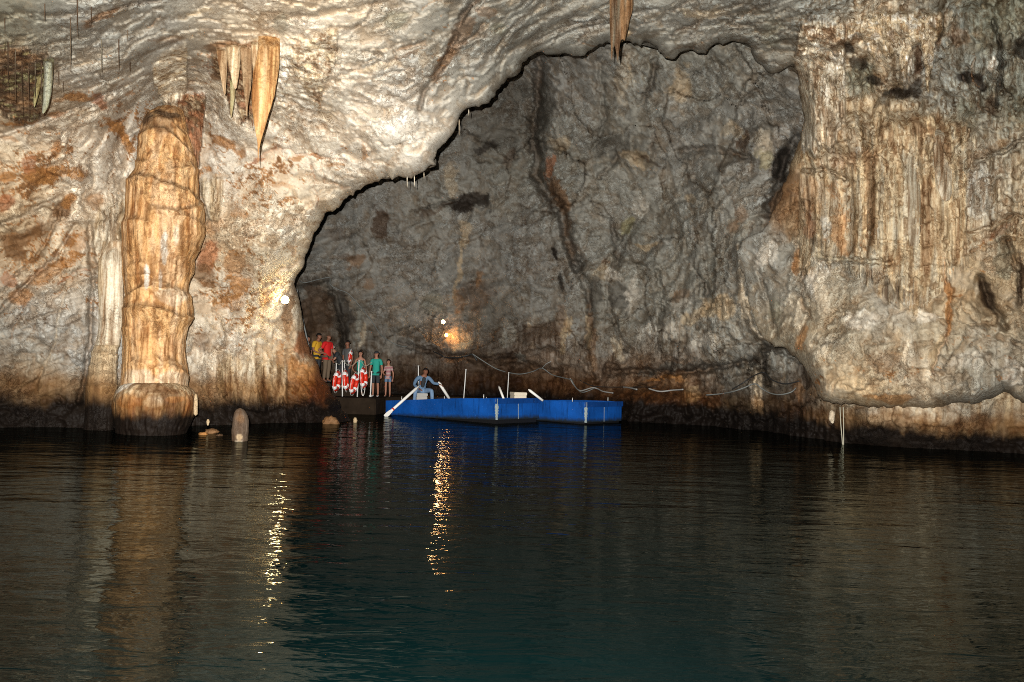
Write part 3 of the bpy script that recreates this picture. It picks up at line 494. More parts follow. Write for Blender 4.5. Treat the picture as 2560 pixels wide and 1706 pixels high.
BACK_COL = [(750, 760, 'FD', 60), (800, 700, 'FG', 60), (820, 560, 'FG', 80), (950, 500, 'FG', 90), (1000, 640, 'FG', 90), (1080, 500, 'G2', 70), (1100, 350, 'FG', 70), (1200, 300, 'FD', 70), (1300, 250, 'FD', 60), (1330, 160, 'FG', 60), (1450, 190, 'FG', 80), (1560, 220, 'G', 60), (1650, 160, 'G2', 60), (1750, 180, 'G2', 60), (1900, 260, 'FG', 60), (1880, 180, 'G2', 50), (1560, 330, 'G2', 70), (1400, 400, 'G2', 60), (1300, 460, 'G2', 70), (1230, 600, 'FG', 90), (1380, 620, 'FG', 70), (1560, 480, 'G', 80), (1700, 380, 'FG', 70), (1780, 460, 'G2', 70), (1700, 540, 'G', 80), (1850, 420, 'FG', 60), (1850, 330, 'G', 40), (1560, 620, 'G2', 80), (1530, 700, 'G', 60), (1650, 720, 'G2', 70), (1750, 650, 'G2', 60), (1850, 700, 'G2', 60), (1500, 800, 'G2', 70), (1680, 830, 'G', 60), (1800, 860, 'G', 50), (1000, 780, 'FG', 80), (1100, 700, 'FG', 80), (1230, 780, 'FD', 80), (1350, 740, 'FG', 70), (1450, 870, 'FG', 60), (900, 850, 'FD', 80), (1000, 900, 'DB', 70), (1100, 960, 'DB', 70), (1250, 920, 'DB', 70), (1400, 940, 'BR', 60), (1560, 960, 'BR', 60), (1700, 960, 'BR', 50), (1850, 960, 'FD', 60), (1950, 960, 'FD', 50), (780, 850, 'DB', 60), (2000, 1000, 'DB', 50), (2150, 1060, 'BE', 60), (2300, 1060, 'LB', 60), (2450, 1060, 'BE', 60), (2560, 1060, 'TN', 60)]
BACK_SPL = [(950, 565, 26, 36, 0, .85, 'DB'), (1180, 505, 52, 30, -15, .9, 'DK'), (1150, 520, 36, 16, 0, .9, 'DK'), (1080, 525, 60, 7, -12, .6, 'DB'), (1160, 580, 16, 34, 0, .5, 'TN'), (1130, 450, 20, 50, 0, .4, 'TN'), (1200, 740, 46, 50, 10, .6, 'DB'), (1200, 700, 16, 34, 10, .7, 'BR'), (1145, 680, 9, 100, 2, .55, 'TN'), (1150, 760, 12, 40, 0, .6, 'BR'), (1080, 760, 34, 30, 0, .4, 'OG'),
    (1388, 640, 10, 20, 0, .95, 'DK'), (1400, 710, 7, 36, 0, .8, 'DK'), (1375, 420, 12, 40, 5, .7, 'RB'), (1400, 490, 20, 50, -28, .8, 'BR'), (1425, 560, 10, 40, -20, .6, 'BR'), (1440, 620, 16, 24, 0, .4, 'BR'), (1360, 260, 26, 60, 8, .8, 'FD'), (1345, 340, 20, 50, 0, .85, 'FD'), (1255, 350, 40, 34, 0, .8, 'FD'), (1210, 370, 26, 18, 0, .8, 'DK'), (1270, 400, 18, 26, 0, .6, 'DB'), (1310, 230, 60, 30, -15, .7, 'FD'), (1180, 300, 60, 20, -15, .5, 'FD'), (1400, 320, 30, 50, 0, .7, 'G'), (1400, 360, 30, 30, 0, .4, 'TN'), (1500, 330, 40, 26, 0, .5, 'FD'), (1545, 370, 60, 40, 10, .8, 'FD'), (1560, 190, 20, 80, 4, .4, 'LB'), (1640, 200, 26, 40, 0, .5, 'FD'), (1585, 400, 44, 22, 15, .5, 'TN'), (1620, 400, 30, 5, 10, .8, 'DB'), (1700, 220, 30, 60, 15, .5, 'TN'), (1730, 310, 60, 30, -20, .6, 'FD'), (1900, 320, 50, 40, -20, .7, 'FD'), (1960, 260, 40, 60, -20, .6, 'FD'), (1905, 370, 36, 50, 0, .45, 'LB'), (1905, 400, 26, 24, 0, .5, 'GY'), (1858, 350, 9, 34, 10, .8, 'DB'), (1835, 330, 20, 20, 0, .4, 'TN'), (1730, 490, 20, 20, 0, .45, 'TN'), (1565, 570, 18, 24, 20, .7, 'GY'), (1600, 520, 30, 30, 0, .4, 'W'), (1680, 400, 90, 12, -5, .5, 'FD'), (1955, 420, 24, 60, 20, .9, 'DK'), (1945, 510, 16, 46, 0, .8, 'BR'), (1930, 560, 20, 30, 0, .6, 'DB'), (1850, 540, 22, 30, 0, .5, 'BR'), (1835, 570, 12, 26, 0, .5, 'BR'), (1900, 600, 44, 36, -30, .6, 'FD'), (1520, 650, 22, 12, 0, .5, 'BR'), (1510, 680, 26, 30, 0, .4, 'TN'), (1490, 730, 20, 44, 15, .8, 'FD'), (1555, 750, 26, 44, 12, .8, 'FD'), (1540, 690, 26, 26, 0, .6, 'W'), (1620, 620, 34, 8, -5, .6, 'TN'), (1580, 740, 16, 60, 20, .5, 'W'), (1700, 740, 30, 20, 0, .5, 'BR'), (1700, 770, 26, 16, 0, .5, 'W'), (1800, 770, 50, 34, -10, .65, 'TN'), (1740, 790, 46, 16, -35, .5, 'TN'), (1650, 830, 70, 24, 0, .45, 'W'), (1760, 860, 60, 14, -5, .5, 'W'), (1880, 700, 30, 70, -12, .8, 'FD'), (1865, 760, 12, 60, -8, .8, 'LB'), (1700, 920, 120, 12, -6, .8, 'FD'), (1660, 950, 60, 9, 0, .8, 'OR'), (1740, 985, 26, 30, 0, .7, 'TN'), (1890, 980, 14, 60, 0, .9, 'LB'), (1880, 1010, 10, 40, 0, .8, 'W'), (1950, 900, 50, 26, 10, .7, 'G'), (2000, 970, 20, 40, 0, .6, 'BR'), (1780, 1000, 30, 30, 0, .6, 'BR'), (1480, 850, 12, 90, -3, .6, 'BR'), (1413, 840, 7, 60, 0, .7, 'TN'), (1470, 830, 10, 60, -4, .6, 'TN'), (1540, 870, 12, 34, -15, .6, 'LB'), (1320, 810, 10, 16, 0, .7, 'LB'), (1400, 820, 14, 60, 0, .4, 'BR'), (1250, 790, 60, 40, 0, .6, 'FD'), (1350, 830, 60, 40, 0, .7, 'DB'), (1265, 845, 18, 34, 0, .6, 'G'), (890, 650, 30, 26, 0, .7, 'BR'), (870, 640, 30, 14, 0, .6, 'DB'), (920, 710, 26, 16, 0, .5, 'BR'), (830, 590, 50, 16, 0, .4, 'DB'), (790, 800, 50, 100, 0, .75, 'DB'), (860, 790, 16, 90, 0, .7, 'DK'), (895, 800, 12, 50, 0, .6, 'G2'), (910, 840, 8, 40, 0, .5, 'LB'), (1145, 850, 34, 26, 0, .6, 'TN'), (1000, 870, 60, 30, 0, .5, 'FG'), (1300, 900, 20, 16, 0, .5, 'G2'), (1600, 1000, 80, 20, 0, .5, 'BR'), (2190, 1050, 40, 26, 0, .7, 'W'), (2260, 1060, 40, 20, 0, .6, 'W'), (2420, 1060, 60, 24, 0, .5, 'BR'), (2150, 1040, 30, 20, 0, .5, 'G'), (2520, 1040, 16, 50, 0, .7, 'TN')]
BACK_CRK = [([(1350, 150), (1345, 230), (1335, 330), (1345, 400), (1340, 440), (1368, 480), (1390, 510), (1410, 550), (1425, 600), (1440, 660)], 14, 1.0, .6, 'DB'), ([(1360, 370), (1390, 378), (1410, 385)], 4, .3, .7, 'DK'), ([(1030, 530), (1080, 515), (1130, 508), (1160, 490)], 4, .3, .7, 'DK'), ([(1440, 660), (1470, 720), (1480, 800), (1460, 860), (1480, 940)], 9, .45, .4, 'DB'), ([(1600, 400), (1560, 380), (1530, 410), (1500, 440)], 7, .3, .4, 'DB'), ([(1620, 520), (1590, 560), (1560, 600), (1545, 660)], 8, .35, .4, 'FD'), ([(1640, 540), (1700, 500), (1760, 490), (1850, 425)], 4, .2, .4, 'FD'), ([(1700, 380), (1760, 370), (1840, 385), (1870, 400)], 7, .4, .5, 'DB'),
    ([(1990, 340), (1965, 400), (1945, 450), (1930, 530)], 14, .9, .8, 'DK'), ([(1847, 618), (1851, 685), (1862, 760), (1880, 820), (1920, 850)], 8, -.35, .5, 'LB'), ([(1860, 610), (1890, 690), (1905, 760), (1915, 830)], 7, .5, .6, 'DK'), ([(1520, 930), (1600, 925), (1700, 935), (1800, 915), (1890, 900)], 8, .7, .6, 'DB'), ([(1640, 680), (1660, 760), (1640, 860), (1650, 900)], 6, .35, .4, 'FD'), ([(1740, 680), (1770, 730), (1745, 790), (1740, 820)], 6, .35, .5, 'DB'), ([(1740, 910), (1755, 880), (1760, 860)], 4, .2, .4, 'FD'), ([(1640, 910), (1690, 905), (1640, 870)], 4, .2, .4, 'DB'), ([(1910, 880), (1905, 930), (1925, 960)], 7, .6, .8, 'DK'), ([(1910, 870), (1960, 880), (2000, 900), (2020, 960)], 8, .5, .7, 'DK'), ([(1885, 920), (1888, 1000), (1890, 1060)], 8, -.4, .3, 'LB'), ([(1710, 950), (1712, 1000), (1720, 1040)], 10, -.4, .3, 'TN'), ([(1530, 560), (1545, 640), (1520, 720), (1530, 800), (1560, 870)], 7, .4, .4, 'DB'), ([(1640, 150), (1630, 220), (1600, 260)], 6, .3, .4, 'DB'), ([(1500, 150), (1512, 300), (1490, 360)], 6, .3, .4, 'FD'), ([(1855, 260), (1880, 230), (1905, 215)], 4, .25, .6, 'DK'), ([(740, 712), (790, 704), (820, 700), (840, 760), (860, 830), (868, 900)], 8, .5, .6, 'DK'), ([(1000, 860), (1080, 880), (1180, 900), (1300, 905), (1400, 935)], 8, .5, .6, 'DB')]
BACK_CRK += rand_cracks(60, (800, 180, 1950, 900), (-20, 60, 85, 110, -35), 8, ('DB', 'FD', 'DB', 'DK'))
BACK_BLOB = [(1400, 320, 60, 70, .8), (1905, 370, 40, 60, .6), (1540, 680, 60, 60, .6), (1600, 840, 150, 60, .8), (1750, 800, 120, 80, .5), (1580, 180, 60, 80, .5), (1730, 540, 120, 80, .4), (1200, 620, 140, 120, -.6), (950, 565, 30, 38, -.5), (1260, 380, 70, 50, -.6), (1545, 380, 60, 40, -.5), (790, 800, 50, 110, .8), (1400, 700, 14, 40, -.4), (1150, 700, 20, 120, .3), (1140, 850, 50, 50, -.4), (1640, 960, 140, 26, -.9), (1950, 930, 70, 40, -.7), (1300, 960, 150, 40, -.6), (1100, 860, 160, 30, .4), (1480, 900, 30, 90, .4), (2080, 1040, 30, 40, -.4), (2250, 1060, 120, 30, .3)]
xb = np.concatenate([np.arange(480, 640, 20), np.arange(640, 2640, 3.3), np.arange(2640, 3300, 20)])
yb = np.concatenate([np.arange(-220, 60, 20), np.arange(60, 1140, 3.3), np.arange(1140, 1240, 12)])
PX, PY = np.meshgrid(xb, yb)
Y0 = back_depth(PX, PY); P0 = W(PX, PY, Y0)
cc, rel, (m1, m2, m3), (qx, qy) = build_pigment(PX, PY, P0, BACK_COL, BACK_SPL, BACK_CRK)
flow = np.maximum(sstep(700, 900, PY) * .75, sstep(300, 200, PY) * sstep(1500, 1560, PX) * sstep(1700, 1640, PX) * .6)
flow = flow * np.clip(.8 + m1, .2, 1)
sp = np.stack([P0[..., 0] * .5, P0[..., 1] * .3, P0[..., 2] * 2.2 - P0[..., 0] * .55], -1)
dz = -fbm(P0 * .22, 3, seed=40) * 1.1 - fbm(P0 * .75, 5, .55, ridge=True, seed=41) * .10 - fbm(P0 * 2.4, 5, .6, seed=42) * .06 - fbm(sp, 4, .5, ridge=True, seed=43) * .16 - fbm(P0 * np.array([2.6, 2.6, .2]), 4, .5, ridge=True, seed=44) * .28 * flow + rel
dz -= fbm(P0 * np.array([1.5, 1.5, 1.1]), 4, .6, ridge=True, seed=45) * .22 * sstep(1450, 1600, PX) * sstep(520, 650, PY)
PWb = P0 + .5 * np.stack([fbm(P0 * .7, 4, .6, seed=60), fbm(P0 * .7, 4, .6, seed=61), fbm(P0 * .7, 4, .6, seed=62)], -1)
fb1, ge1 = facets(PWb * np.array([1, 1, .8]), 3.2, 3, .34); fb2, ge2 = facets(PWb, 1.1, 4, .34); fb3, ge3 = facets(PWb, .42, 5, .32)
rb_ = .3 + .7 * sstep(1250, 1500, PX) * sstep(350, 600, PY)
dz += fb1 * .5 + fb2 * .55 * rb_ + fb3 * .4 * rb_
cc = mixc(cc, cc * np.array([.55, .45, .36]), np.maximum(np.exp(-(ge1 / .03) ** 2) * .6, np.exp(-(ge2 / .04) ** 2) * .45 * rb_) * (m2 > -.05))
for x, y, rx, ry, a in BACK_BLOB:
    dz -= a * np.exp(-(((PX + m1 * 30 - x) / rx) ** 2 + ((PY + m2 * 24 - y) / ry) ** 2))
dz = np.where(PX > 1900, dz * np.clip(1 - (PX - 1900) / 500, .3, 1), dz)
P = W(PX, PY, Y0 + dz)
s3 = fbm(P0 * np.array([3.2, 3.2, .16]), 4, .6, seed=46)
cc = mixc(cc, cc * np.array([1.4, 1.25, 1.0]), sstep(.1, .4, s3) * flow * .6); cc = mixc(cc, cc * np.array([.4, .32, .24]), sstep(-.05, -.4, s3) * flow * .7)
cc = darken_low(cc, P[..., 2], P, np.where(PX < 1500, 1.9, 1.5) - np.clip((PX - 1980) / 200, 0, .3), np.where(PX > 2040, .34, .5))
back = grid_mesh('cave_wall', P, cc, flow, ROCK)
tag(back, 'dim grey far cave wall seen through the arch', kind='structure')
back_P = P
def back_at(px, py):
    i = int(np.argmin(np.abs(yb - py))); j = int(np.argmin(np.abs(xb - px))); return float(back_P[i, j, 1])

# ------------------------------------------------------------------ free standing dripstone, from its two outlines
def dripstone(name, rows, Yc, thick=.8, flute=.1, rough=.05, palette=(('GO', 1),), ledges=(), nth=120, step=4.0, seed=50, stains=(), low_z=None, parent=None, flowv=.9, closed=True):
    rows = np.array(rows, float); yv = np.arange(rows[0, 0], rows[-1, 0] + .1, step)
    xl = np.interp(yv, rows[:, 0], rows[:, 1]); xr = np.interp(yv, rows[:, 0], rows[:, 2])
    k = max(1, int(6 / step)); ker = np.ones(2 * k + 1) / (2 * k + 1)
    if len(yv) > 4 * k:
        pad = lambda a: np.convolve(np.pad(a, k, 'edge'), ker, 'valid')
        xl, xr = pad(xl), pad(xr)
    th = np.linspace(0, 2 * math.pi, nth, endpoint=False)
    TH, YV = np.meshgrid(th, yv)
    cx = ((xl + xr) / 2)[:, None]; hw = ((xr - xl) / 2)[:, None]
    Yc_ = np.array([Yc(v) if callable(Yc) else Yc for v in yv])[:, None]
    hwm = hw / F * Yc_ * G(cx)
    X0 = cx + hw * np.cos(TH); D0 = Yc_ - hwm * thick * np.sin(TH)
    P0 = W(X0, YV + 0 * TH, D0)
    n1 = (fbm(P0 * np.array([5.5, 5.5, .3]), 3, .55, ridge=True, seed=seed) * .6 + fbm(P0 * np.array([12, 12, .55]), 3, .6, ridge=True, seed=seed + 9) * .5) * flute + fbm(P0 * 2.2, 4, seed=seed + 1) * rough * 2 + fbm(P0 * 7, 3, seed=seed + 2) * rough * .5
    front_ = np.sin(TH) > -.2
    led = np.zeros(X0.shape); ledge_dark = np.zeros(X0.shape)
    wig = fbm(P0 * 2.5, 3, seed=seed + 3) * 10
    if name == 'shaft' and len(ledges) > 6:
        rl = random.Random(seed); ledges = list(ledges)
        for k in range(34):
            x0 = rl.uniform(305, 470); y0 = rl.uniform(330, 950); wd_ = rl.uniform(22, 60); sg = rl.uniform(-.1, .35)
            ledges.append(([(x0, y0), (x0 + wd_ * .5, y0 - rl.uniform(0, 7)), (x0 + wd_, y0 + wd_ * sg)], rl.uniform(.06, .12), rl.uniform(9, 22)))
    for pts, a, L in ledges:
        lx = [p[0] for p in pts]; ly = np.interp(X0, lx, [p[1] for p in pts]) + wig
        inx = sstep(lx[0] - 14, lx[0] + 4, X0) * sstep(lx[-1] + 14, lx[-1] - 4, X0)
        dd = YV - ly
        led += inx * front_ * a * .85 * np.where(dd > 0, np.exp(-dd / L) * sstep(0, 5, dd), 0)
        ledge_dark = np.maximum(ledge_dark, inx * front_ * np.exp(-((dd + 2) / 5.5) ** 2) * min(1, a * 3.6))  # dirt and crevice shadow painted dark along each ledge line
    rad = 1 + (n1 + led) / np.maximum(hwm, .06)
    fadee = np.clip(np.minimum(YV - yv[0], 1e9) / 12, 0, 1)
    rad = 1 + (rad - 1) * np.clip(hwm / .18, .12, 1)
    Xn = cx + hw * np.cos(TH) * (1 + (rad - 1) * .35); Dn = Yc_ - (hwm * thick * np.sin(TH) * rad + led * .4) / G(cx)
    Pn = W(Xn, YV + 0 * TH, Dn)
    if closed:
        for r_ in (0, -1): Pn[r_] = Pn[r_].mean(0)
    c = np.zeros(Pn.shape) + PAL[palette[0][0]]
    m = fbm(P0 * np.array([3, 3, .3]), 4, .6, seed=seed + 5); mm = fbm(P0 * 1.5, 4, .6, seed=seed + 6)
    for kx, amt in palette[1:]: c = mixc(c, kx, sstep(-.05, .35, m if amt > 0 else mm) * abs(amt)); m = -m * 1.1 + mm * .3
    c = c * (1 + .4 * fbm(P0 * np.array([9, 9, .5]), 3, seed=seed + 7) + .2 * mm)[..., None]
    if flowv > .5:
        sk = fbm(P0 * np.array([7.5, 7.5, .45]), 4, .6, seed=seed + 8); c = mixc(c, c * np.array([.5, .33, .2]), sstep(.12, .3, sk) * .7); c = mixc(c, c * np.array([1.25, 1.35, 1.6]), sstep(-.22, -.4, sk) * .5)
    wn = mm * .8
    for s in stains:
        wt = splat(X0 + wig * .6, YV + wig, wn, s) * front_; c = c * (1 - wt[..., None]) + PAL[s[6]] * wt[..., None]
    c = mixc(c, 'DK', ledge_dark * .75)
    if low_z is not None: c = darken_low(c, Pn[..., 2], Pn, low_z[0], low_z[1])
    return grid_mesh(name, Pn, c, np.full(X0.shape, flowv), ROCK, wrap=True, parent=parent)

colm = empty('limestone_column', VG(380, 1090, 23.2)); colm.location.z = 0
def child_keep(o, p):   # parent while keeping the world coordinates of the mesh
    o.parent = p; o.matrix_parent_inverse = Matrix.Translation(-p.location)
tag(colm, 'tall golden fluted limestone column standing in the water on a swollen base', 'column')
shaft = dripstone('shaft', [(262, 404, 424), (266, 395, 438), (272, 386, 452), (280, 372, 458), (300, 358, 462), (335, 347, 468), (383, 346, 482), (421, 340, 492), (440, 322, 493), (490, 317, 496), (536, 314, 512), (560, 306, 508), (585, 306, 512), (624, 305, 498), (657, 306, 483), (680, 307, 484), (700, 309, 474), (728, 313, 468), (740, 316, 474), (766, 308, 481), (790, 308, 482), (820, 309, 466), (850, 309, 461), (880, 308, 460), (905, 308, 464), (930, 306, 470), (960, 304, 466), (985, 302, 470)],
    lambda y: 23.3 + .45 * float(sstep(420, 240, y)), .8, .085, .045, (('GO', 1), ('TN', .35), ('LB', .3)),
    ledges=[([(352, 330), (372, 320), (390, 314), (410, 318), (440, 345), (465, 372), (483, 390)], .16, 60), ([(372, 292), (400, 288), (430, 300), (458, 330)], .12, 30), ([(318, 446), (345, 432), (383, 436), (400, 448), (440, 462), (470, 474), (495, 500)], .2, 50), ([(340, 402), (362, 400)], .15, 20), ([(425, 412), (450, 416), (470, 412), (492, 420)], .12, 30), ([(380, 512), (410, 522), (440, 527), (470, 518), (500, 508)], .2, 30), ([(430, 528), (470, 540), (505, 562)], .14, 30), ([(306, 552), (340, 546), (372, 550)], .12, 30), ([(395, 620), (430, 608), (470, 618)], .09, 24), ([(318, 742), (350, 716), (400, 716), (440, 718), (470, 735)], .16, 34), ([(312, 768), (350, 764), (400, 768), (430, 784), (445, 790), (483, 788)], .18, 40), ([(388, 882), (405, 900), (420, 895), (455, 912)], .14, 22), ([(392, 912), (420, 905), (445, 920), (468, 935)], .14, 22)],
    stains=[(430, 285, 40, 20, 10, .6, 'BR'), (372, 300, 20, 10, -45, .7, 'DK'), (420, 285, 34, 6, 10, .7, 'DK'), (410, 620, 8, 46, 2, .95, 'W'), (366, 690, 6, 30, 0, .8, 'W'), (400, 700, 5, 30, 0, .7, 'W'), (440, 590, 6, 24, 0, .7, 'LB'), (396, 310, 46, 18, 20, .7, 'BR'), (470, 620, 26, 60, 0, .6, 'OR'), (330, 620, 20, 80, 0, .4, 'OR'), (430, 740, 40, 20, 0, .5, 'CR'), (350, 950, 40, 30, 0, .5, 'CR'), (430, 950, 40, 26, 0, .5, 'CR'), (360, 290, 22, 20, -40, .7, 'DB')], seed=60, nth=170, step=3.2)
child_keep(shaft, colm)
base = dripstone('base', [(955, 330, 440), (962, 306, 462), (975, 294, 480), (990, 287, 488), (1012, 283, 490), (1035, 284, 484), (1060, 287, 474), (1080, 290, 466), (1105, 293, 461), (1130, 295, 458)], 23.15, .92, .13, .05, (('TN', 1), ('OR', .7), ('BR', .8)), nth=170, step=3.2, seed=70,
    stains=[(316, 965, 30, 13, -25, .95, 'W'), (325, 1005, 34, 16, 0, .7, 'GO'), (385, 1005, 24, 16, 0, .8, 'CR'), (440, 1000, 30, 10, 0, .6, 'GO'), (390, 975, 60, 8, 5, .8, 'BR')], low_z=(1.12, .34))
child_keep(base, colm)
# old drapery joining the column to the roof
def curtain(name, label, xa, xb, top, bot, Ydef, pal, seed, folds=.09, thick=.10, jag=14, jf=.16, step=2.6, wall=None):
    """hanging drapery: folded sheet with real thickness and a ragged, pointed lower edge. top/bot: outlines [(x, y)...]"""
    X = np.arange(xa, xb + .1, step); n = len(X); nv = 46
    Yd = Ydef if Ydef else None
    ty = np.interp(X, [p[0] for p in top], [p[1] for p in top]); by_ = np.interp(X, [p[0] for p in bot], [p[1] for p in bot])
    if Yd is None: Yd = min(front_at(x, y) for x in X[::6] for y in (ty.min() + 8, (ty.min() + by_.max()) / 2)) + .02
    q = np.stack([X * jf, X * 0 + seed, X * 0], -1)
    by_ = by_ - jag * np.clip(.5 - fbm(q, 3, .7, ridge=True, seed=seed) * .9, 0, 1.4) + jag * .4
    by_ = np.maximum(by_, ty + 6); ty = ty + fbm(q * .7, 2, seed=seed + 1) * 5
    t = np.linspace(0, 1, nv)[:, None]; XX = np.broadcast_to(X[None], (nv, n)); YY = ty[None] * (1 - t) + by_[None] * t
    Pb = W(XX, YY, np.full(XX.shape, Yd))
    fo = fbm(Pb * np.array([4.5, 0, .15]), 3, .6, ridge=True, seed=seed + 2) * folds + fbm(Pb * np.array([12, 0, .5]), 3, .6, ridge=True, seed=seed + 3) * folds * .35
    edge = np.clip(np.minimum(XX - xa, xb - XX) / 10, 0, 1) ** .5
    tail = np.sqrt(np.clip((1 - t) * 3, 0, 1))
    tt = sstep(0, .22, t); wt_ = np.array([[front_at(x, y + 3) for x, y in zip(X, ty)]])
    edge = edge * sstep(0, .2, t)
    fr = (wt_ + .12) * (1 - tt) + Yd * tt - (thick + fo) * edge * tail; bk = (wt_ + .12) * (1 - tt) + Yd * tt + thick * edge * tail + .15 * (1 - t)
    XX2 = np.concatenate([XX, XX[::-1]], 0); YY2 = np.concatenate([YY, YY[::-1]], 0); DD = np.concatenate([fr, bk[::-1]], 0)
    XX2 = np.concatenate([XX2, XX2[:1]], 0); YY2 = np.concatenate([YY2, YY2[:1]], 0); DD = np.concatenate([DD, DD[:1]], 0)
    P_ = W(XX2, YY2, DD); Q = W(XX2, YY2, np.full(XX2.shape, Yd))
    c = np.zeros(P_.shape) + PAL[pal[0][0]]
    for i, (k, a) in enumerate(pal[1:]): c = mixc(c, k, sstep(.0, .25, fbm(Q * np.array([3.2 + i, 1, .25]), 4, .6, seed=seed + 5 + i)) * a)
    c = c * (1 + .45 * fbm(Q * np.array([11, 1, .5]), 3, .6, seed=seed + 9))[..., None]
    c = mixc(c, c * np.array([.4, .3, .2]), sstep(.1, .35, fbm(Q * np.array([7, 1, .4]), 3, .6, seed=seed + 10)) * .8)
    o = grid_mesh(name, P_, c, np.full(XX2.shape, .9), ROCK); 
    if label: tag(o, label, 'stalactite')
    return o
curtain('stalactite_curtain', 'brown tattered drip curtain hanging over the top of the arch', 1524, 1584, [(1524, -40), (1584, -40)], [(1524, 50), (1529, 150), (1536, 105), (1545, 152), (1551, 96), (1562, 98), (1572, 60), (1584, 10)], None, (('BR', 1), ('DB', .8), ('OG', .6)), 210, jag=14, jf=.35, thick=.03, folds=.07)
slim = empty('limestone_column', VG(265, 1080, 24.0)); slim.location.z = 0
tag(slim, 'slender pale column with a white belly just left of the golden column', 'column')
o = dripstone('shaft', [(600, 276, 306), (622, 262, 308), (650, 247, 308), (700, 245, 308), (780, 247, 308), (830, 246, 304), (850, 240, 300), (875, 236, 298)], 24.1, .6, .05, .04, (('LB', 1), ('TN', .5)), stains=[(285, 720, 16, 110, 2, .8, 'CR'), (250, 700, 7, 80, 0, .7, 'TN'), (282, 640, 22, 16, 0, .6, 'BE')], seed=80); child_keep(o, slim)
o = dripstone('base', [(860, 238, 298), (880, 230, 294), (905, 226, 292), (925, 221, 290), (960, 218, 292), (1000, 214, 288), (1040, 212, 284), (1100, 208, 282)], 24.0, .7, .04, .06, (('TN', 1), ('LB', .5), ('BR', .3)), ledges=[([(230, 880), (294, 884)], .1, 20), ([(224, 912), (292, 905)], .1, 20), ([(220, 935), (292, 930)], .1, 20), ([(218, 962), (290, 958)], .1, 26)], low_z=(1.5, .45), seed=85, flowv=.3); child_keep(o, slim)

def drip(rows, Y, label, pal, name='stalactite', group=None, cat='stalactite', **kw):
    if name == 'stalactite' and not group:
        hw_ = max(b_ - a for y, a, b_ in rows) / 2 / F * Y * kw.get('thick', .8)
        Y = min(front_at((a + b_) / 2 + k, y + j) for y, a, b_ in rows for k in (-6, 0, 6) for j in (-5, 5)) + .12 - .35 * hw_ + kw.pop('embed', 0)
    y0_, y1_ = rows[0][0], rows[-1][0]; Yb = Y
    if name == 'stalactite' and not group: Y = lambda v: Yb + .35 * float(sstep(.12, 0, (v - y0_) / (y1_ - y0_)))
    o = dripstone(name, rows, Y, palette=pal, **kw); tag(o, label, cat, group); return o
vr = lambda L, s=.3827, ox=0, oy=0: [(y * s + oy, a * s + ox, b * s + ox) for y, a, b in L]
drip(vr([(215, 1690, 1826), (300, 1692, 1824), (380, 1680, 1822), (480, 1656, 1812), (640, 1650, 1786), (720, 1652, 1762), (780, 1658, 1745), (860, 1670, 1722), (930, 1682, 1702), (1000, 1683, 1690), (1085, 1684, 1687)]), 22.3, 'long golden blade stalactite tapering to a needle point right of the column', (('GB', 1), ('TN', .4), ('OR', .3)), thick=.3, flute=.06, rough=.02, seed=90)
for lb, rws, pl in [('broad ribbed brown stalactite touching the left side of the golden blade', [(96, 628, 662), (150, 630, 656), (210, 636, 652), (248, 641, 647)], ('TN', 'BR')), ('brown forked stalactite second left of the golden blade', [(100, 598, 634), (160, 604, 630), (220, 610, 626), (262, 614, 620), (292, 616, 618)], ('BR', 'TN')), ('short wide tan stalactite third left of the golden blade', [(104, 566, 604), (150, 570, 600), (190, 578, 596), (226, 586, 591)], ('TN', 'OR')), ('pale ragged stalactite at the left end of the row by the golden blade', [(114, 540, 572), (150, 546, 568), (196, 552, 566), (238, 560, 564)], ('TN', 'BR'))]:
    drip(rws, 22.3, lb, ((pl[0], 1), (pl[1], .7), ('LB', .3)), thick=.35, flute=.10, rough=.03, seed=int(rws[0][1]), nth=70)
drip(vr([(500, 1500, 1545), (560, 1503, 1540), (640, 1505, 1535), (720, 1502, 1522), (775, 1508, 1512)]), 22.5, 'short olive green stalactite under the brown ribbed curtain', (('GY', 1), ('TN', .5)), flute=.02, rough=.01, seed=96, nth=40)
drip(vr([(370, 280, 350), (430, 284, 350), (520, 286, 346), (620, 282, 334), (700, 276, 316), (750, 274, 284)]), 19.6, 'yellowish green stalactite on the far left beside a dark striped curtain', (('OG', 1), ('GY', .9)), thick=.7, flute=.03, rough=.02, seed=98, nth=60)
drip(vr([(470, 258, 290), (560, 232, 268), (640, 218, 246), (700, 220, 228)]), 19.5, 'narrow greenish stalactite slanting left of the yellowish green one', (('GY', 1), ('OG', .4)), thick=.7, flute=.02, rough=.02, seed=99, nth=40)

drip([(300, 2280, 2284), (330, 2275, 2290), (400, 2272, 2296), (500, 2270, 2302), (580, 2270, 2304), (620, 2276, 2298)], 17.45, 'straight pale flowstone rib running down the middle of the right hand drapery', (('BE', 1), ('LB', .5), ('BR', .3)), thick=.5, embed=.12, flute=.03, rough=.02, seed=107)
drip([(320, 2340, 2356), (370, 2334, 2378), (430, 2338, 2386), (480, 2348, 2380), (505, 2358, 2372)], 17.1, 'pale swollen flowstone lobe hanging right of the straight rib', (('LB', 1), ('BE', .6), ('BR', .3)), thick=.5, embed=.15, flute=.06, rough=.03, seed=109)
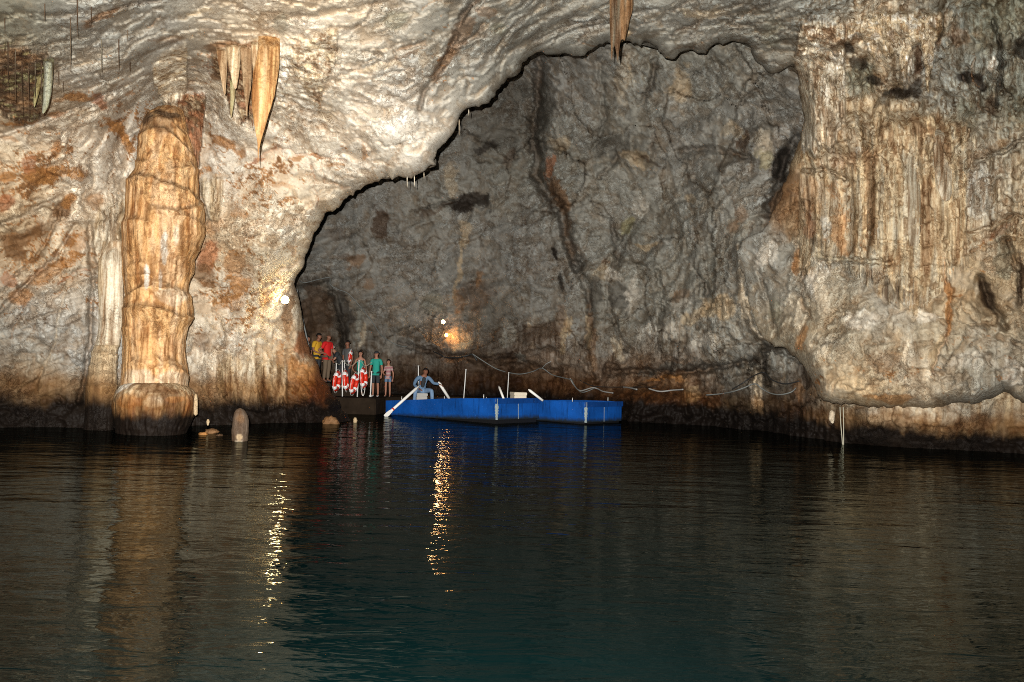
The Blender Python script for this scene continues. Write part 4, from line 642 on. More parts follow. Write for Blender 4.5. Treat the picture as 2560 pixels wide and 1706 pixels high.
# hair thin straws
for (x, y0, y1) in [(193, -10, 96), (147, 175, 218), (176, 40, 184), (254, 88, 188), (297, 92, 180), (319, 65, 108), (20, 100, 240), (38, 120, 262), (55, 140, 292), (72, 130, 295), (88, 150, 250), (103, 140, 270), (12, 40, 80), (112, 0, 60), (228, 0, 70), (325, 150, 185), (250, 170, 200), (158, 200, 236)]:
    o = drip([(y0, x - 1.6, x + 1.6), ((y0 + y1) / 2, x - 1.2, x + 1.2), (y1, x - .5, x + .5)], min(front_at(x, y0) + .1, front_at(x, y1) - .12), 'hair thin dark straw stalactite hanging from the grey roof at the upper left', (('DB', 1), ('OG', .5)), group='thin straw stalactites at the upper left', flute=.0, rough=.0, nth=8, step=8, thick=1)
for (x, y0, y1) in [(1148, 298, 345), (1018, 440, 470), (1036, 438, 470), (1172, 272, 292), (1060, 430, 452)]:
    o = drip([(y0, x - 1.6, x + 1.6), (y1, x - .5, x + .5)], 22.6, 'tiny pale drip straw hanging from the rim of the near arch', (('LB', 1), ('CR', .5)), group='drip straws on the arch rim', flute=.0, rough=.0, nth=8, step=6, thick=1)

# ------------------------------------------------------------------ stones in the water
drip([(1020, 596, 604), (1026, 588, 612), (1040, 583, 618), (1060, 580, 621), (1080, 580, 621), (1104, 582, 618), (1112, 584, 614), (1130, 586, 612)], 20.9, 'rounded grey stalagmite stub standing alone in the water', (('DB', 1), ('BR', .7), ('G2', .15)), name='stalagmite', cat='stalagmite', thick=.9, flute=.04, rough=.06, seed=120, stains=[(600, 1095, 8, 8, 0, .7, 'TN'), (598, 1106, 10, 5, 0, .5, 'LB'), (600, 1045, 12, 10, 0, .4, 'BR')], flowv=.3)
drip([(984, 487, 492), (992, 485, 494), (1010, 484, 495), (1040, 484, 494)], 22.7, 'small pointed stone rising at the right shoulder of the column base', (('TN', 1), ('BR', .8)), name='stalagmite', cat='stalagmite', flute=.01, rough=.02, seed=122, nth=40, flowv=.2)
def rock(px, py, wpx, hpx, Y, label, key, seed, hole=False):
    c = VG(px, py, Y); r = wpx / 2 / F * Y * float(G(px)); bm = bmesh.new(); bmesh.ops.create_icosphere(bm, subdivisions=4, radius=1)
    co = np.array([v.co[:] for v in bm.verts]); n = fbm(co * 1.6, 4, .55, seed=seed) * .35 + fbm(co * 5, 3, seed=seed + 1) * .08
    for v, k in zip(bm.verts, n):
        s = 1 + k
        if hole:
            dd = (v.co - Vector((.25, -1, -.05))).length; s -= .75 * math.exp(-(dd / .42) ** 2)
        v.co = Vector((v.co.x * r, v.co.y * r, v.co.z * r * hpx / wpx)) * s
    me = bpy.data.meshes.new('rock'); bm.to_mesh(me); bm.free()
    for p in me.polygons: p.use_smooth = True
    at = me.color_attributes.new('pigment', 'FLOAT_COLOR', 'POINT'); cl = PAL[key] * (1 + n[:, None]); at.data.foreach_set('color', np.concatenate([cl, np.full((len(cl), 1), .1)], 1).astype(np.float32).ravel())
    o = link('rock', me, ROCK); o.location = c; tag(o, label, 'rock'); return o
rock(826, 1063, 44, 44, 26.6, 'tan boulder with a dark hole at the foot of the near wall', 'BR', 130, True)
rock(806, 1075, 26, 18, 26.2, 'low dark wet stone left of the boulder with a hole', 'DB', 132)
rock(888, 1052, 10, 16, 27.2, 'tiny pale stone at the tip of the rock foot', 'TN', 133)
rock(508, 1086, 22, 11, 22.6, 'small orange wet stone breaking the water right of the column', 'OR', 134)
rock(530, 1080, 34, 16, 23.0, 'dark brown wet rock breaking the water behind the orange one', 'BR', 136)
rock(548, 1090, 18, 9, 22.3, 'small black wet stone nearest the stalagmite stub', 'DB', 138)
rock(520, 1056, 7, 16, 23.6, 'tiny upright pale pebble above the wet rocks', 'TN', 139)
rock(2080, 1042, 14, 34, 20.2, 'bright white calcite lump beside the hanging ropes', 'LB', 140)

# ------------------------------------------------------------------ water
bm = bmesh.new(); bmesh.ops.create_grid(bm, x_segments=60, y_segments=60, size=1)
for v in bm.verts: v.co = Vector((v.co.x * 60, v.co.y * 30 + 22, 0))
me = bpy.data.meshes.new('water'); bm.to_mesh(me); bm.free()
m, N, L, b = newmat('cave_water')
N.remove(b); df = N.new('ShaderNodeBsdfDiffuse'); df.inputs[0].default_value = (.0004, .0021, .0022, 1); gs = N.new('ShaderNodeBsdfGlossy'); gs.inputs['Color'].default_value = (.40, .42, .39, 1); gs.inputs['Roughness'].default_value = .02
fr_ = N.new('ShaderNodeFresnel'); fr_.inputs['IOR'].default_value = 1.33; ms = N.new('ShaderNodeMixShader'); L.new(fr_.outputs[0], ms.inputs[0]); L.new(df.outputs[0], ms.inputs[1]); L.new(gs.outputs[0], ms.inputs[2]); L.new(ms.outputs[0], N['Material Output'].inputs[0])
tc = N.new('ShaderNodeTexCoord'); hs = []
for sx, sy, det, dist_, ds, rot in [(.45, .9, 2, .5, .034, 12), (1.15, 2.9, 3, .8, .0165, -8), (4.4, 9.5, 2, .6, .0040, 6), (15, 26, 1, 0, .0002, 0)]:
    mp = N.new('ShaderNodeMapping'); mp.inputs['Scale'].default_value = (sx, sy, 1); mp.inputs['Rotation'].default_value = (0, 0, R(rot)); L.new(tc.outputs['Object'], mp.inputs['Vector'])
    n = N.new('ShaderNodeTexNoise'); n.inputs['Scale'].default_value = 1; n.inputs['Detail'].default_value = det; n.inputs['Distortion'].default_value = dist_; L.new(mp.outputs[0], n.inputs['Vector'])
    k = N.new('ShaderNodeMath'); k.operation = 'MULTIPLY'; k.inputs[1].default_value = ds; L.new(n.outputs[0], k.inputs[0]); hs.append(k.outputs[0])
acc = hs[0]
for h in hs[1:]:
    k = N.new('ShaderNodeMath'); k.operation = 'ADD'; L.new(acc, k.inputs[0]); L.new(h, k.inputs[1]); acc = k.outputs[0]
bp = N.new('ShaderNodeBump'); bp.inputs['Distance'].default_value = 1; L.new(acc, bp.inputs['Height']); [L.new(bp.outputs[0], n_.inputs['Normal']) for n_ in (df, gs, fr_)]
tag(link('water', me, m), 'dark teal rippled cave water', kind='structure')

# ------------------------------------------------------------------ small mesh helpers
def tube_bm(bm, pts, r, seg=8, cap=True):
    pts = [Vector(p) for p in pts]; rings = []; n = len(pts)
    rr = r if isinstance(r, (list, tuple)) else [r] * n
    for i, p in enumerate(pts):
        d = (pts[min(i + 1, n - 1)] - pts[max(i - 1, 0)]).normalized()
        u = d.cross(Vector((0, 0, 1))); u = d.cross(Vector((1, 0, 0))) if u.length < .2 else u
        u.normalize(); v = d.cross(u)
        rings.append([bm.verts.new(p + (u * math.cos(a) + v * math.sin(a)) * rr[i]) for a in [2 * math.pi * k / seg for k in range(seg)]])
    for a, b_ in zip(rings[:-1], rings[1:]):
        for k in range(seg): bm.faces.new((a[k], a[(k + 1) % seg], b_[(k + 1) % seg], b_[k]))
    if cap: bm.faces.new(rings[0][::-1]); bm.faces.new(rings[-1])
def box_bm(bm, lo, hi, bev=.0):
    r = bmesh.ops.create_cube(bm, size=1)
    for v in r['verts']: v.co = Vector([lo[i] + (v.co[i] + .5) * (hi[i] - lo[i]) for i in range(3)])
    if bev: bmesh.ops.bevel(bm, geom=[e for e in bm.edges if all(v in r['verts'] for v in e.verts)], offset=bev, segments=2, affect='EDGES')
def fin(name, bm, mat, parent=None, smooth=True):
    bmesh.ops.recalc_face_normals(bm, faces=bm.faces)
    me = bpy.data.meshes.new(name); bm.to_mesh(me); bm.free()
    if smooth:
        for p in me.polygons: p.use_smooth = True
    return link(name, me, mat, parent)
def smooth_path(pts, n=6):
    pts = [Vector(p) for p in pts]; out = []
    for i in range(len(pts) - 1):
        p0 = pts[max(i - 1, 0)]; p1 = pts[i]; p2 = pts[i + 1]; p3 = pts[min(i + 2, len(pts) - 1)]
        for k in range(n):
            t = k / n; out.append(.5 * ((2 * p1) + (p2 - p0) * t + (2 * p0 - 5 * p1 + 4 * p2 - p3) * t * t + (3 * p1 - p0 - 3 * p2 + p3) * t ** 3))
    return out + [pts[-1]]

# ------------------------------------------------------------------ the landing
def prism(name, pts, z0, z1, mat, parent=None, jit=0):
    bm = bmesh.new(); lo = [bm.verts.new((x, y, z0)) for x, y in pts]; hi = [bm.verts.new((x, y, z1)) for x, y in pts]
    bm.faces.new(hi); bm.faces.new(lo[::-1])
    for i in range(len(pts)): bm.faces.new((lo[i], lo[(i + 1) % len(pts)], hi[(i + 1) % len(pts)], hi[i]))
    bmesh.ops.bevel(bm, geom=bm.edges[:], offset=.03, segments=2, affect='EDGES')
    return fin(name, bm, mat, parent, False)
dock = empty('landing_stage', (-5, 31, 0)); tag(dock, 'dark stained concrete landing stage with steps where the visitors stand', 'landing stage')
for nm, pts, z1 in [('platform', [(-9.5, 29.6), (-4.65, 29.6), (-4.5, 30.9), (-3.4, 32.6), (-2.6, 33.1), (3.2, 33.1), (3.2, 36), (-9.5, 36)], .56), ('step', [(-9.6, 30.9), (-5.65, 30.9), (-5.65, 36.1), (-9.6, 36.1)], .78), ('step', [(-9.7, 30.6), (-6.45, 30.6), (-6.45, 36.2), (-9.7, 36.2)], 1.02)]:
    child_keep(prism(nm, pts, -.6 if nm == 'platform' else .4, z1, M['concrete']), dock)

# ------------------------------------------------------------------ boats
def boat(x, y, z_corner, pitch, label, keel=.05):
    """local: origin at the near bottom corner, +X along the square end (away right), +Y along the long side; z=0 hull bottom"""
    Ln, Wd, H = 5.2, 2.14, .66
    root = empty('rowing_boat', (x, y, z_corner)); tag(root, label, 'boat', 'blue boats moored at the landing')
    yaw = R(49.5)   # local Y -> (-.69,.724)
    root.rotation_euler = Euler((-pitch, 0, yaw), 'XYZ')
    t = .05
    bm = bmesh.new()
    # hull shell with slight sheer and a square stern: outer loop, inner loop
    n = 14
    def top(yv): return H - .10 * (yv / Ln) ** 2 + .012 * math.sin(yv * 1.1)
    outer = [(0, Ln * i / n) for i in range(n + 1)] + [(Wd, Ln * i / n) for i in range(n, -1, -1)]
    inner = [(t, t + (Ln - 2 * t) * i / n) for i in range(n + 1)] + [(Wd - t, t + (Ln - 2 * t) * i / n) for i in range(n, -1, -1)]
    ob = [bm.verts.new((a, b_, 0)) for a, b_ in outer]; ot = [bm.verts.new((a, b_, top(b_))) for a, b_ in outer]
    it = [bm.verts.new((a, b_, top(b_))) for a, b_ in inner]; ib = [bm.verts.new((a, b_, .2)) for a, b_ in inner]
    m_ = len(outer)
    for i in range(m_):
        j = (i + 1) % m_
        bm.faces.new((ob[i], ob[j], ot[j], ot[i])); bm.faces.new((ot[i], ot[j], it[j], it[i])); bm.faces.new((it[i], it[j], ib[j], ib[i]))
    bm.faces.new(ob[::-1]); bm.faces.new(ib)
    fin('hull', bm, M['blue'], root, False)
    bm = bmesh.new(); box_bm(bm, (.06, .06, -.32), (Wd - .06, Ln - .06, -.003)); fin('underside', bm, M['black'], root, False)
    bm = bmesh.new(); box_bm(bm, (-.035, -.045, H - .16), (Wd + .035, -.002, H + .012), .008); fin('rim_board', bm, M['blue_rim'], root, False)
    # worn corner strip
    bm = bmesh.new(); rr = random.Random(int(x * 10))
    for k in range(15):
        z0 = H * k / 15; w_ = .012 + .035 * rr.random() * (1.3 if 3 < k < 11 else .6)
        box_bm(bm, (-.006 - .002 * rr.random(), -.052, z0 - .002 * rr.random()), (w_, .004 + w_ * .8, z0 + H / 15 + .003 * rr.random()))
    fin('corner_strip', bm, M['chip'], root, False)
    bm = bmesh.new(); box_bm(bm, (Wd * .5, -.009, .0), (Wd * .5 + .014, -.001, H - .17)); fin('seam_strip', bm, M['chip'], root, False)
    for yy in (1.0, 2.6, 4.4):
        bm = bmesh.new(); box_bm(bm, (t + .004, yy - .14, .42), (Wd - t - .004, yy + .14, .46), .008); fin('bench', bm, M['blue_rim'], root, False)
    for yy, sx in ((4.4, 0), (4.4, 1), (.55, 0), (.55, 1)):
        bm = bmesh.new(); xx = .025 + sx * (Wd - .05); zt = top(yy)
        tube_bm(bm, [(xx, yy, zt - .01), (xx, yy, zt + .13)], .014); fin('oarlock', bm, M['metal'], root)
    return root
b1 = boat(-.42, 26.8, .13, 0, 'nearer blue wooden boat carrying the rower in denim')
b2 = boat(2.477, 27.95, .06, 0, 'empty blue boat moored on the right behind the rower’s boat'.replace('’', "'"))
for bb, dip in ((b1, R(2.3)), (b2, R(1.0))):
    bb.rotation_euler = (Matrix.Rotation(R(49.5), 3, 'Z') @ Matrix.Rotation(-dip, 3, 'X')).to_euler()

def rod(name, a, b_, r, mat, label, cat, group=None, seg=10):
    a = Vector(a); b_ = Vector(b_); root = empty(name, a); tag(root, label, cat, group)
    return root, a, b_
def oar(pa, pb, label, loom=.045, blade_at_b=False):
    root, a, b_ = rod('oar', pa, pb, 0, None, label, 'oar', 'white oars of the nearer boat')
    dv = b_ - a; bm = bmesh.new(); tube_bm(bm, [Vector((0, 0, 0)), dv * .08, dv * .1, dv * (.8 if blade_at_b else 1)], [loom * .55, loom * .6, loom, loom * .9], 12); fin('shaft', bm, M['white'], root)
    if blade_at_b:
        bm = bmesh.new(); u = dv.normalized(); s = u.cross(Vector((0, 1, 0))).normalized(); k = u.cross(s)
        prof = [(.78, .03), (.83, .055), (.92, .07), (.99, .06), (1.0, .04)]; rings = []
        for f_, w_ in prof:
            rings.append([bm.verts.new(dv * f_ + s * w_ * p + k * .014 * q) for p, q in ((-1, 0), (0, 1), (1, 0), (0, -1))])
        for r0, r1 in zip(rings[:-1], rings[1:]):
            for i in range(4): bm.faces.new((r0[i], r0[(i + 1) % 4], r1[(i + 1) % 4], r1[i]))
        bm.faces.new(rings[0]); bm.faces.new(rings[-1][::-1]); fin('blade', bm, M['white'], root, False)
        bm = bmesh.new(); tube_bm(bm, [dv * .755, dv * .785], loom * 1.05, 12); fin('collar', bm, M['red'], root)
    return root
oar(V(1048, 965, 29.8), V(962, 1042, 28.8), 'white oar held by the rower and dipping over the left end of the boat', .05, True)
oar(V(1096, 955, 30.6), V(1123, 997, 30.8), "white oar under the rower's outstretched hand", .055)
oar(V(1247, 966, 28.8), V(1261, 1002, 28.4), 'short white oar shaft standing left of the white box', .04)
oar(V(1321, 974, 28.2), V(1357, 1002, 28.3), 'white oar leaning down to the right end of the nearer boat', .045)

def boxthing(name, px0, px1, py0, py1, Y, dpt, mat, label, cat, lid=True, rz=0):
    a = Wm(px0, py1, Y); b_ = Wm(px1, py0, Y); wdt = b_[0] - a[0]; h = b_[2] - a[2]
    root = empty(name, ((a[0] + b_[0]) / 2, Y + dpt / 2, a[2]), rz); tag(root, label, cat)
    bm = bmesh.new(); box_bm(bm, (-wdt / 2, -dpt / 2, 0), (wdt / 2, dpt / 2, h * .82), .015); fin('body', bm, mat, root, False)
    bm = bmesh.new(); box_bm(bm, (-wdt / 2 - .012, -dpt / 2 - .012, h * .82 + .003), (wdt / 2 + .012, dpt / 2 + .012, h), .012); fin('lid', bm, mat, root, False)
    return root
boxthing('cool_box', 1279, 1312, 982, 1024, 28.6, .5, M['wood'], 'pale wooden box standing in the right end of the nearer boat', 'box', rz=.3)
boxthing('seat_box', 1038, 1066, 984, 1024, 30.1, .36, M['checked2'], 'white box the rower sits on', 'seat', rz=.2)

# ------------------------------------------------------------------ stanchions and chain
def post(pxb, pyb, pxt, pyt, Y, label, grp, r=.022):
    a = V(pxb, pyb, Y); b_ = V(pxt, pyt, Y); root = empty('stanchion', a); tag(root, label, 'post', grp); dv = b_ - a
    bm = bmesh.new(); tube_bm(bm, [Vector((0, 0, 0)), dv], r, 8); fin('pole', bm, M['steelw'], root)
    bm = bmesh.new(); tube_bm(bm, [dv * .96, dv * .98, dv * 1.0], [r * 1.3, r * 1.9, r * 1.2], 8); fin('cap', bm, M['metal'], root)
    bm = bmesh.new(); tube_bm(bm, [Vector((0, 0, -.04)), Vector((0, 0, .03))], r * 2.4, 10); fin('foot', bm, M['metal'], root)
    return root
G1 = 'white rail posts of the landing'
post(856, 998, 856, 901, 30.6, 'white rail post in front of the second lifebuoy from the left', G1)
post(893, 995, 898, 900, 30.55, 'white rail post between the two right lifebuoys', G1)
post(926, 990, 929, 928, 30.5, 'white rail post in front of the woman in the cap', G1)
post(839, 960, 841, 908, 30.9, 'short white rail post behind the leftmost lifebuoy', G1, .018)
post(862, 940, 861, 900, 31.2, 'thin rail post half hidden behind the lifebuoys', G1, .012)
post(1046, 990, 1046, 914, 31.9, "white post rising behind the rower's back", G1, .02)
post(1159, 1000, 1165, 923, 32.8, 'tall white post behind the middle of the nearer boat', G1, .02)
post(1268, 1000, 1272, 931, 33.3, 'white post left of the wooden box', G1, .018)
def cable(pts, r, mat, label, wall=None, Yd=None, name='cable', cat='cable', group=None):
    P_ = []
    for p in pts:
        if len(p) == 3: P_.append(V(*p))
        else:
            Yv = min(wall(p[0] + a, p[1] + b_) for a in (-9, 0, 9) for b_ in (-9, 0, 9)) - .10
            P_.append(V(p[0], p[1], Yv))
    o0 = P_[0].copy(); bm = bmesh.new(); tube_bm(bm, [p - o0 for p in smooth_path(P_)], r, 8)
    o = fin(name, bm, mat); o.location = o0; return tag(o, label, cat, group)
cable([(841, 908, 30.9), (849, 912, 30.7), (856, 903, 30.6), (876, 916, 30.6), (898, 902, 30.55), (914, 915, 30.5), (929, 906, 30.5)], .008, M['rope'], 'slack thin rail rope strung between the landing posts', name='rope', cat='rope')

# ------------------------------------------------------------------ lifebuoys
def lifebuoy(px, py, Y, yaw, tilt, label, Rm=.295, rm=.075):
    root = empty('lifebuoy', V(px, py, Y)); tag(root, label, 'lifebuoy', 'red lifebuoys hung on the rail')
    root.rotation_euler = (0, tilt, yaw)
    # ring lies in the local YZ plane (axis = X)
    def arc(bm, a0, a1, rr, n):
        full = abs(a1 - a0 - 2 * math.pi) < 1e-3; rings = []
        for i in range(n if full else n + 1):
            a = a0 + (a1 - a0) * i / n; c = Vector((0, math.cos(a) * Rm, math.sin(a) * Rm)); u = Vector((0, math.cos(a), math.sin(a)))
            rings.append([bm.verts.new(c + u * math.cos(b_) * rr + Vector((1, 0, 0)) * math.sin(b_) * rr) for b_ in [2 * math.pi * k / 14 for k in range(14)]])
        for i in range(n):
            r0 = rings[i]; r1 = rings[(i + 1) % len(rings)]
            for k in range(14): bm.faces.new((r0[k], r0[(k + 1) % 14], r1[(k + 1) % 14], r1[k]))
        if not full: bm.faces.new(rings[0][::-1]); bm.faces.new(rings[-1])
    bm = bmesh.new(); arc(bm, 0, 2 * math.pi, rm, 48); fin('ring', bm, M['red'], root)
    for k in range(4):
        a = math.pi / 4 + k * math.pi / 2; bm = bmesh.new(); arc(bm, a - .2, a + .2, rm + .006, 6); fin('reflective_band', bm, M['tape'], root)
    bm = bmesh.new(); pts = []
    for i in range(65):
        a = 2 * math.pi * i / 64; k = abs(math.sin(2 * (a - math.pi / 4))); pts.append(Vector((0.0, math.cos(a), math.sin(a))) * (Rm + rm + .012 + .045 * k))
    tube_bm(bm, pts, .008, 6); fin('grab_line', bm, M['white'], root)
    return root
lifebuoy(842, 953, 30.45, R(-4), R(5), 'leftmost red lifebuoy of the row on the rail')
lifebuoy(864, 951, 30.3, R(4), R(-6), 'second red lifebuoy from the left, behind a rail post')
lifebuoy(885, 960, 30.2, R(-5), R(9), 'third red lifebuoy from the left, hanging lowest of the row')
lifebuoy(909, 945, 30.3, R(-4), R(-4), 'rightmost red lifebuoy of the row with a rope loop below it')
lb5 = lifebuoy(875, 893, 31.0, R(4), R(7), 'small orange red lifebuoy propped behind the row near the woman in the tank top', .2, .045)
cable([(903, 950, 30.25), (903, 972, 30.2), (906, 988, 30.2), (909, 988, 30.2), (912, 975, 30.25), (912, 960, 30.25)], .011, M['white'], 'white rope loop hanging under the rightmost lifebuoy', name='rope', cat='rope')

# ------------------------------------------------------------------ cables on the walls
cable([(746, 700), (762, 707), (800, 698), (824, 695), (826, 712), (845, 724), (870, 734), (899, 765), (915, 785), (932, 807), (953, 838), (982, 858), (1005, 866), (1018, 866)], .018, M['cable'], 'grey cable bundle sagging down the wall over the visitors', wall=back_at)
cable([(742, 724, 29.6), (750, 770, 29.6), (760, 815, 29.6), (772, 868, 29.6)], .03, M['cable'], 'straight grey conduit pipe running down beside the man in yellow', name='conduit_pipe', cat='pipe')
cable([(1085, 879), (1100, 886), (1114, 893), (1143, 894), (1165, 890), (1181, 887), (1193, 902)], .04, M['cabled'], 'thick black cable below the lit orange rock', wall=back_at)
cable([(1181, 885), (1216, 908), (1247, 925), (1289, 935), (1313, 934), (1335, 928), (1355, 921), (1380, 937), (1413, 946), (1430, 950)], .021, M['cable'], 'grey cable bundle looping on the wall above the boats', wall=back_at)
cable([(1355, 921), (1366, 910), (1378, 904)], .018, M['cablew'], 'short pale cable end rising from the peak of the grey loop', wall=back_at)
cable([(1425, 946), (1434, 962), (1450, 977), (1479, 970), (1493, 972), (1508, 979), (1533, 983)], .024, M['cablew'], 'pale cable hanging in a double loop right above the empty boat', wall=back_at)
cable([(1428, 948), (1442, 972), (1458, 981), (1484, 972)], .018, M['cable'], 'thin second grey cable under the double loop', wall=back_at)
cable([(1450, 951), (1480, 965), (1520, 968), (1556, 968), (1640, 968)], .016, M['cabled'], 'thin black cable running level behind the pale bundles', wall=back_at)
cable([(1557, 968), (1575, 970), (1592, 974)], .03, M['cablew'], 'short bright piece of conduit left of the orange rock lip', wall=back_at)
cable([(1622, 972), (1650, 979), (1680, 976), (1708, 974)], .026, M['cablew'], 'bright white conduit under the orange rock lip', wall=back_at)
cable([(1765, 988), (1800, 985), (1833, 979), (1860, 970), (1887, 960), (1905, 972), (1925, 983), (1950, 987), (1977, 981), (1990, 970)], .02, M['cable'], 'grey conduit draped across the pale pillar and the right recess', wall=back_at)
cable([(1830, 974), (1860, 956), (1884, 940), (1910, 932), (1930, 950), (1962, 960), (1998, 953)], .02, M['cabled'], 'black cable looping above the grey conduit in the right recess', wall=back_at)
cable([(2100, 1018, 23.0), (2102, 1060, 23.0), (2105, 1095, 23.0), (2107, 1125, 23.0)], .012, M['rope'], 'slightly bowed left one of two thin ropes hanging into the water', name='rope', cat='rope')
cable([(2108, 1018, 22.95), (2109, 1060, 22.95), (2109, 1122, 22.95)], .012, M['rope'], 'straight right one of two thin ropes hanging into the water', name='rope', cat='rope')

# ------------------------------------------------------------------ lamps
def lamp(px, py, Y, r, c, strength, power, label, aim=None, size=.06):
    p = V(px, py, Y); root = empty('wall_lamp', p); tag(root, label, 'lamp')
    bm = bmesh.new(); bmesh.ops.create_uvsphere(bm, u_segments=20, v_segments=12, radius=r)
    for v in bm.verts: v.co.z *= 1.12
    fin('bulb', bm, emis('lit_bulb', c, strength), root)
    bm = bmesh.new(); prof = [(.3, .9), (1.0, .75), (1.55, .2), (1.6, 0), (1.5, .02), (.95, .65), (.2, .8)]
    sg = 20; rings = [[bm.verts.new((math.cos(2 * math.pi * k / sg) * a * r, (b_ * 1.6 + .2) * r, math.sin(2 * math.pi * k / sg) * a * r)) for k in range(sg)] for a, b_ in prof]
    for r0, r1 in zip(rings[:-1], rings[1:]):
        for k in range(sg): bm.faces.new((r0[k], r0[(k + 1) % sg], r1[(k + 1) % sg], r1[k]))
    bm.faces.new(rings[-1]); fin('reflector', bm, emis('halo_reflector', (1, c[1] * .8, c[2] * .5), 1.6), root)  # dish emits on its own to give the bulb a warm halo
    bm = bmesh.new(); tube_bm(bm, [Vector((0, r * 1.6, 0)), Vector((0, r * 2.2, -r * 1.2)), Vector((0, r * 4, -r * 1.4))], r * .22, 8); fin('bracket', bm, M['cabled'], root)
    l = bpy.data.lights.new('lamp_light', 'POINT'); l.energy = power; l.color = c; l.shadow_soft_size = size
    lo = bpy.data.objects.new('lamp_light', l); col.objects.link(lo); lo.parent = root; lo.location = aim or (0, -r * 2.5, 0)
    return root
lamp(712, 750, front_at(712, 750) * float(G(712)) - .4, .075, (1, .82, .48), 120, 14, 'bright round floodlight on the edge of the near wall')
lamp(1108, 805, back_at(1108, 805) - .5, .055, (1, .62, .30), 180, 10, 'small warm lamp high on the far wall')
lamp(1116, 838, back_at(1116, 838) - .4, .045, (1, .58, .26), 130, 5, 'lower warm lamp just left of the lit orange rock', aim=(.18, -.05, -.02))
l = bpy.data.lights.new('lamp_beam', 'POINT'); l.energy = 11; l.color = (1, .42, .12); l.shadow_soft_size = .03
lo = bpy.data.objects.new('lamp_beam', l); col.objects.link(lo); lo.location = V(1128, 836, back_at(1130, 838) - .22)

# ------------------------------------------------------------------ people
def skinmesh(name, joints, edges, mat, parent, sub=2, root_i=0):
    me = bpy.data.meshes.new(name); names = list(joints)
    me.from_pydata([joints[k][0] for k in names], [(names.index(a), names.index(b_)) for a, b_ in edges], [])
    ob = bpy.data.objects.new(name, me); col.objects.link(ob)
    md = ob.modifiers.new('skin', 'SKIN'); md.use_smooth_shade = True
    if not me.skin_vertices: return ob
    sv = me.skin_vertices[0].data
    for i, k in enumerate(names):
        r = joints[k][1]; sv[i].radius = r if isinstance(r, tuple) else (r, r); sv[i].use_root = (i == root_i)
    sb = ob.modifiers.new('sub', 'SUBSURF'); sb.levels = sub; sb.render_levels = sub
    dg = bpy.context.evaluated_depsgraph_get(); ev = ob.evaluated_get(dg); new = bpy.data.meshes.new_from_object(ev)
    bpy.data.objects.remove(ob); bpy.data.meshes.remove(me)
    for p in new.polygons: p.use_smooth = True
    return link(name, new, mat, parent)
def ell(name, c, r, mat, parent, cut=None, seed=None, tilt=0):
    bm = bmesh.new(); bmesh.ops.create_icosphere(bm, subdivisions=3, radius=1)
    if cut: bmesh.ops.delete(bm, geom=[v for v in bm.verts if cut(v.co)], context='VERTS')
    rr = random.Random(seed or 1)
    for v in bm.verts:
        k = 1 + (rr.uniform(-.06, .06) if seed else 0); v.co = Vector((v.co.x * r[0], v.co.y * r[1], v.co.z * r[2])) * k
        v.co = Matrix.Rotation(tilt, 3, 'X') @ v.co + Vector(c)
    return fin(name, bm, mat, parent)
